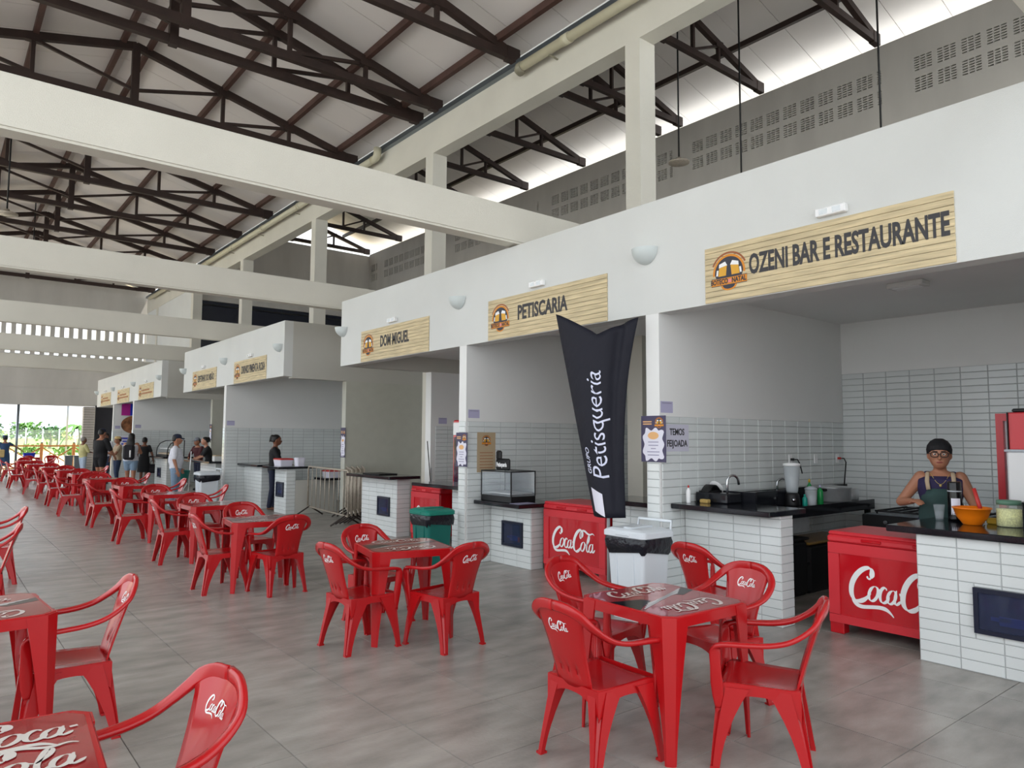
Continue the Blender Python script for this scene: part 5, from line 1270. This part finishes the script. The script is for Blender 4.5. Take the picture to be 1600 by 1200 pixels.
person('person in pale yellow shirt and light trousers at the far pillar', 4.42, 30.4, 20, 1.58, 'skin_dark', 'cloth_yellow', .45, 'pants', 'cloth_lblue', hair='short', hcol='hair_grey', belly=.05, le=(.12, .2, 1.1), lh=(.28, .04, 1.08), re=(.12, -.2, 1.1), rh=(.28, -.04, 1.1))
t, _ = person('woman in dark blue dress and hat leaning on the far left railing', 2.35, 34.6, 95, 1.62, 'skin', 'cloth_blue', .2, 'dress', 'cloth_blue', hair='short', hat=('straw', 'cloth_blue'), fem=True, re=(.12, -.40, 1.24), rh=(.20, -.62, 1.08))
MB().cbox(-.20, -.12, .02, .26, .80, 1.12, .03).build('shoulder_bag', 'straw', t)
t, _ = person('person in dark clothes with purple headband beside the far pastry case', 5.62, 26.45, 60, 1.58, 'skin_dark', 'cloth_black', .3, 'skirt', 'cloth_black', hair='short', hat=('band', 'headband'), fem=True, re=(.02, -.26, 1.1), rh=(.04, -.30, .86))
bgm = MB(); bgm.loft([rrect(.14, .34, .05, .42), rrect(.16, .38, .06, .50), rrect(.10, .26, .04, .74)], smooth=True); bgm.tube([(0, -.10, .73), (0, -.06, .86), (0, .06, .86), (0, .10, .73)], .01, 6); bgm.xf(Matrix.Translation((.02, -.30, 0))); bgm.build('handbag', 'leather', t)
person('stall worker with grey cap, maroon shirt and apron at the far worktop', 6.40, 23.0, 205, 1.58, 'skin', 'cloth_maroon', .8, 'pants', 'cloth_navy', hair='short', hat=('cap', 'cap_grey'), le=(.14, .22, 1.14), lh=(.30, .12, 1.02), re=(.14, -.22, 1.14), rh=(.30, -.12, 1.02), lean=.1)
person('stall worker in black with dark bun leaning over the far worktop', 6.36, 21.75, 172, 1.60, 'skin_light', 'cloth_black', .45, 'pants', 'cloth_navy', hair='bun', fem=True, le=(.18, .2, 1.12), lh=(.40, .14, 1.03), re=(.18, -.2, 1.12), rh=(.42, -.14, 1.03), lean=.18)
# ------------------------------------------------------------------ outdoors beyond the far opening
mat('concrete_post', 'b9b4a6', .8, var=.1)
struct(MB().box(-80, 90, 38.6, 40.8, -.11, -.02).build('ground_paving', 'paving'))
sd_ = MB(); sd_.grid(lambda u, v: (-90+200*u, 41+34*v, -.10+.35*v+.18*math.sin(u*37)*v*(1-v)+.12*math.sin(u*90+v*9)*v), 60, 10); struct(sd_.build('ground_sand', 'sand'))
gr = MB(); gr.grid(lambda u, v: (-120+260*u, 75+60*v, .25+1.0*v), 20, 6); struct(gr.build('ground_grass', 'grass'))
# wooden railing: posts, rails, crossed braces
t = thing('wooden_railing', 'brown wooden railing with crossed braces beyond the far opening', 'railing', (0, 38.9, 0))
PX = [-3.55+1.26*q for q in range(9)]
for x in PX: MB().cbox(x-.06, x+.06, -.06, .06, -.02, 1.26, .01).build('post', 'wood_fence', t); MB().cbox(x-.045, x+.045, -.045, .045, 1.26, 1.32, .01).build('post_cap', 'rusty_foot', t)
for a, b in zip(PX, PX[1:]):
    MB().bar((a, 0, 1.16), (b, 0, 1.16), .06, .07).build('top_rail', 'wood_fence', t); MB().bar((a, 0, .16), (b, 0, .16), .05, .06).build('bottom_rail', 'wood_fence', t)
    MB().bar((a, .012, .2), (b, .012, 1.1), .035, .05).build('brace', 'wood_fence', t); MB().bar((a, -.012, 1.1), (b, -.012, .2), .035, .05).build('brace', 'wood_fence', t)
tag(MB().tube([(2.92, 37.1, 0), (2.92, 37.1, 2.95)], .05, 10).build('steel_pole', 'gutter_metal'), 'slim grey steel pole standing in the far opening', 'pole')
tag(MB().tube([(7.4, 58, 0), (7.4, 58, 6.5)], .06, 8).build('lamp_pole', 'gutter_metal'), 'thin distant lamp pole rising above the trees', 'pole')
tag(MB().tube([(10.4, 66, 0), (10.4, 66, 3.9)], .24, 10).build('concrete_pole', 'concrete_post'), 'short thick grey concrete pole in front of the trees', 'pole')
# chain-link fence far out
t = thing('mesh_fence', 'long pale chain-link fence with posts across the field', 'fence', (0, 70, 0)); k = 0
for q in range(14): x = 1.5+1.15*q; MB().tube([(x, 0, .2), (x, 0, 2.2)], .05, 6).build('post', 'mesh_fence', t)
m = MB()
for q in range(30): m.bar((1.5, 0, .35+q*.06), (1.5+1.15*13, 0, .35+q*.06), .01, .012)
m.build('wire_mesh', 'mesh_fence', t)['kind'] = 'stuff'
# low yellow site box
tag(MB().cbox(12.6, 14.6, 68, 69.5, .1, 1.5, .05).build('site_box', 'yellow_print'), 'low yellow box beside the chain-link fence', 'box')
# trees: trunk and a crown made of many leaf cards bent around branches
def tree(label, x, y, h, r, m, kind='round', seed=1):
    R = random.Random(seed); t = thing('tree', label, 'tree', (x, y, .3), 0, 'trees beyond the field')
    MB().tube([(0, 0, 0), (.1*r, 0, h*.4), (0, .05*r, h*.75)], [.10+.02*h, .08+.01*h, .04], 8).build('trunk', 'bark', t)
    c = MB()
    if kind == 'palm':
        for q in range(14):
            a = q*2.399; el = R.uniform(-.2, .9)
            pts = [(math.cos(a)*r*s_*1.1, math.sin(a)*r*s_*1.1, h*.8+r*(math.sin(el)*s_*1.2-s_*s_*.9)) for s_ in (0, .3, .6, .85, 1.1)]
            for i in range(4):
                p, n2 = Vector(pts[i]), Vector(pts[i+1]); d = n2-p; sdv = Vector((-d.y, d.x, 0)).normalized()*(.20*r*(1-.2*i))
                c.add([p-sdv-Vector((0, 0, .12*r)), p, n2, n2-sdv*.8-Vector((0, 0, .12*r))], [(0, 1, 2, 3)]); c.add([p, p+sdv-Vector((0, 0, .12*r)), n2+sdv*.8-Vector((0, 0, .12*r)), n2], [(0, 1, 2, 3)])
    else:
        for q in range(420):
            a = R.uniform(0, 6.283); el = math.asin(R.uniform(-.75, 1)); rr = r*R.uniform(.55, 1.0)*(1+.22*math.sin(3*a+seed)+.15*math.sin(5*el+seed))
            p = Vector((math.cos(a)*math.cos(el)*rr, math.sin(a)*math.cos(el)*rr, h*.66+math.sin(el)*rr*(h*.34/r)))
            s_ = r*R.uniform(.10, .20); u = Vector((R.uniform(-1, 1), R.uniform(-1, 1), R.uniform(-.6, .6))).normalized(); v = u.cross(Vector((R.uniform(-1, 1), R.uniform(-1, 1), 1))).normalized()
            c.add([p-u*s_, p-v*s_*.5, p+u*s_, p+v*s_*.5], [(0, 1, 2, 3)])
    c.build('crown', m, t)['kind'] = 'stuff'
TR = [(3.6, 78, 4.6, 2.3, 'leaf_dark', 'round', 'left edge of the opening'), (6.9, 80, 4.0, 2.2, 'leaf', 'round', 'just right of the steel pole'), (9.3, 84, 3.6, 2.0, 'leaf_dark', 'round', 'second from the steel pole'), (12.0, 86, 4.4, 2.3, 'leaf', 'palm', 'palm left of the lamp pole'), (14.0, 88, 4.6, 2.2, 'leaf_dark', 'palm', 'palm near the lamp pole'), (12.0, 76, 4.9, 1.5, 'leaf_pale', 'palm', 'yellowish palm beside the concrete pole'), (14.2, 76, 6.1, 1.9, 'leaf', 'palm', 'tallest palm right of the concrete pole'), (16.6, 80, 4.9, 2.4, 'leaf_dark', 'round', 'dense crown right of the tall palm'), (14.6, 74, 3.2, 1.8, 'leaf', 'round', 'low crown under the tall palm'), (18.5, 82, 4.6, 2.6, 'leaf', 'round', 'rightmost behind the slatted pillar'), (4.9, 88, 3.2, 2.2, 'leaf_pale', 'round', 'pale low crown at left'), (10.6, 90, 3.0, 2.4, 'leaf_pale', 'round', 'pale low crown in the middle')]
for i, (x, y, h, r, m_, kd, w) in enumerate(TR): tree('green tree beyond the field, '+w, x, y, h*.66, r*.62, m_, kd, i+3)
# shrubs along the fence
for i, (x, y) in enumerate(((8.4, 65), (10.6, 66.5), (6.2, 67.5))):
    R = random.Random(i+40); c = MB()
    for q in range(120):
        p = Vector((R.gauss(0, .45), R.gauss(0, .4), abs(R.gauss(.35, .25)))); u = Vector((R.uniform(-1, 1), R.uniform(-1, 1), R.uniform(-.5, 1))).normalized()*.18; v = u.cross(Vector((R.uniform(-1, 1), 1, .3))).normalized()*.08
        c.add([p-u, p-v, p+u, p+v], [(0, 1, 2, 3)])
    tag(c.build('shrub', 'leaf', None, (x, y, .1)), 'low green shrub before the chain-link fence, %s' % ('middle', 'right', 'left')[i].replace('middle', 'middle one').replace('right', 'right one').replace('left', 'left one'), 'shrub', 'shrubs by the fence')['kind'] = 'stuff'
# grey plastic seats stacked by the far railing, blue parasol top
t = thing('blue_box', 'small blue crate on a far table by the railing', 'crate', (3.3, 36.1, .72)); MB().cbox(-.2, .2, -.14, .14, 0, .16, .03).build('crate', 'blue_print', t); MB().cbox(-.22, .22, -.16, .16, .14, .18, .02).build('rim', 'blue_print', t)
place(TB0, 3.35, 36.1, 0, 'red plastic table under the blue crate by the far railing', GT)
for q, (x, w) in enumerate(((4.75, 'left'), (5.1, 'right'))):
    t = thing('grey_bin', 'tall grey recycling bin by the slatted pillar, %s one' % w, 'bin', (x, 36.4, 0)); m = MB(); m.loft([rrect(.26, .26, .03, 0), rrect(.30, .30, .03, .72)], smooth=False); m.build('body', 'gutter_metal', t); MB().cbox(-.16, .16, -.16, .16, .72, .77, .01).build('lid', 'gutter_metal', t)
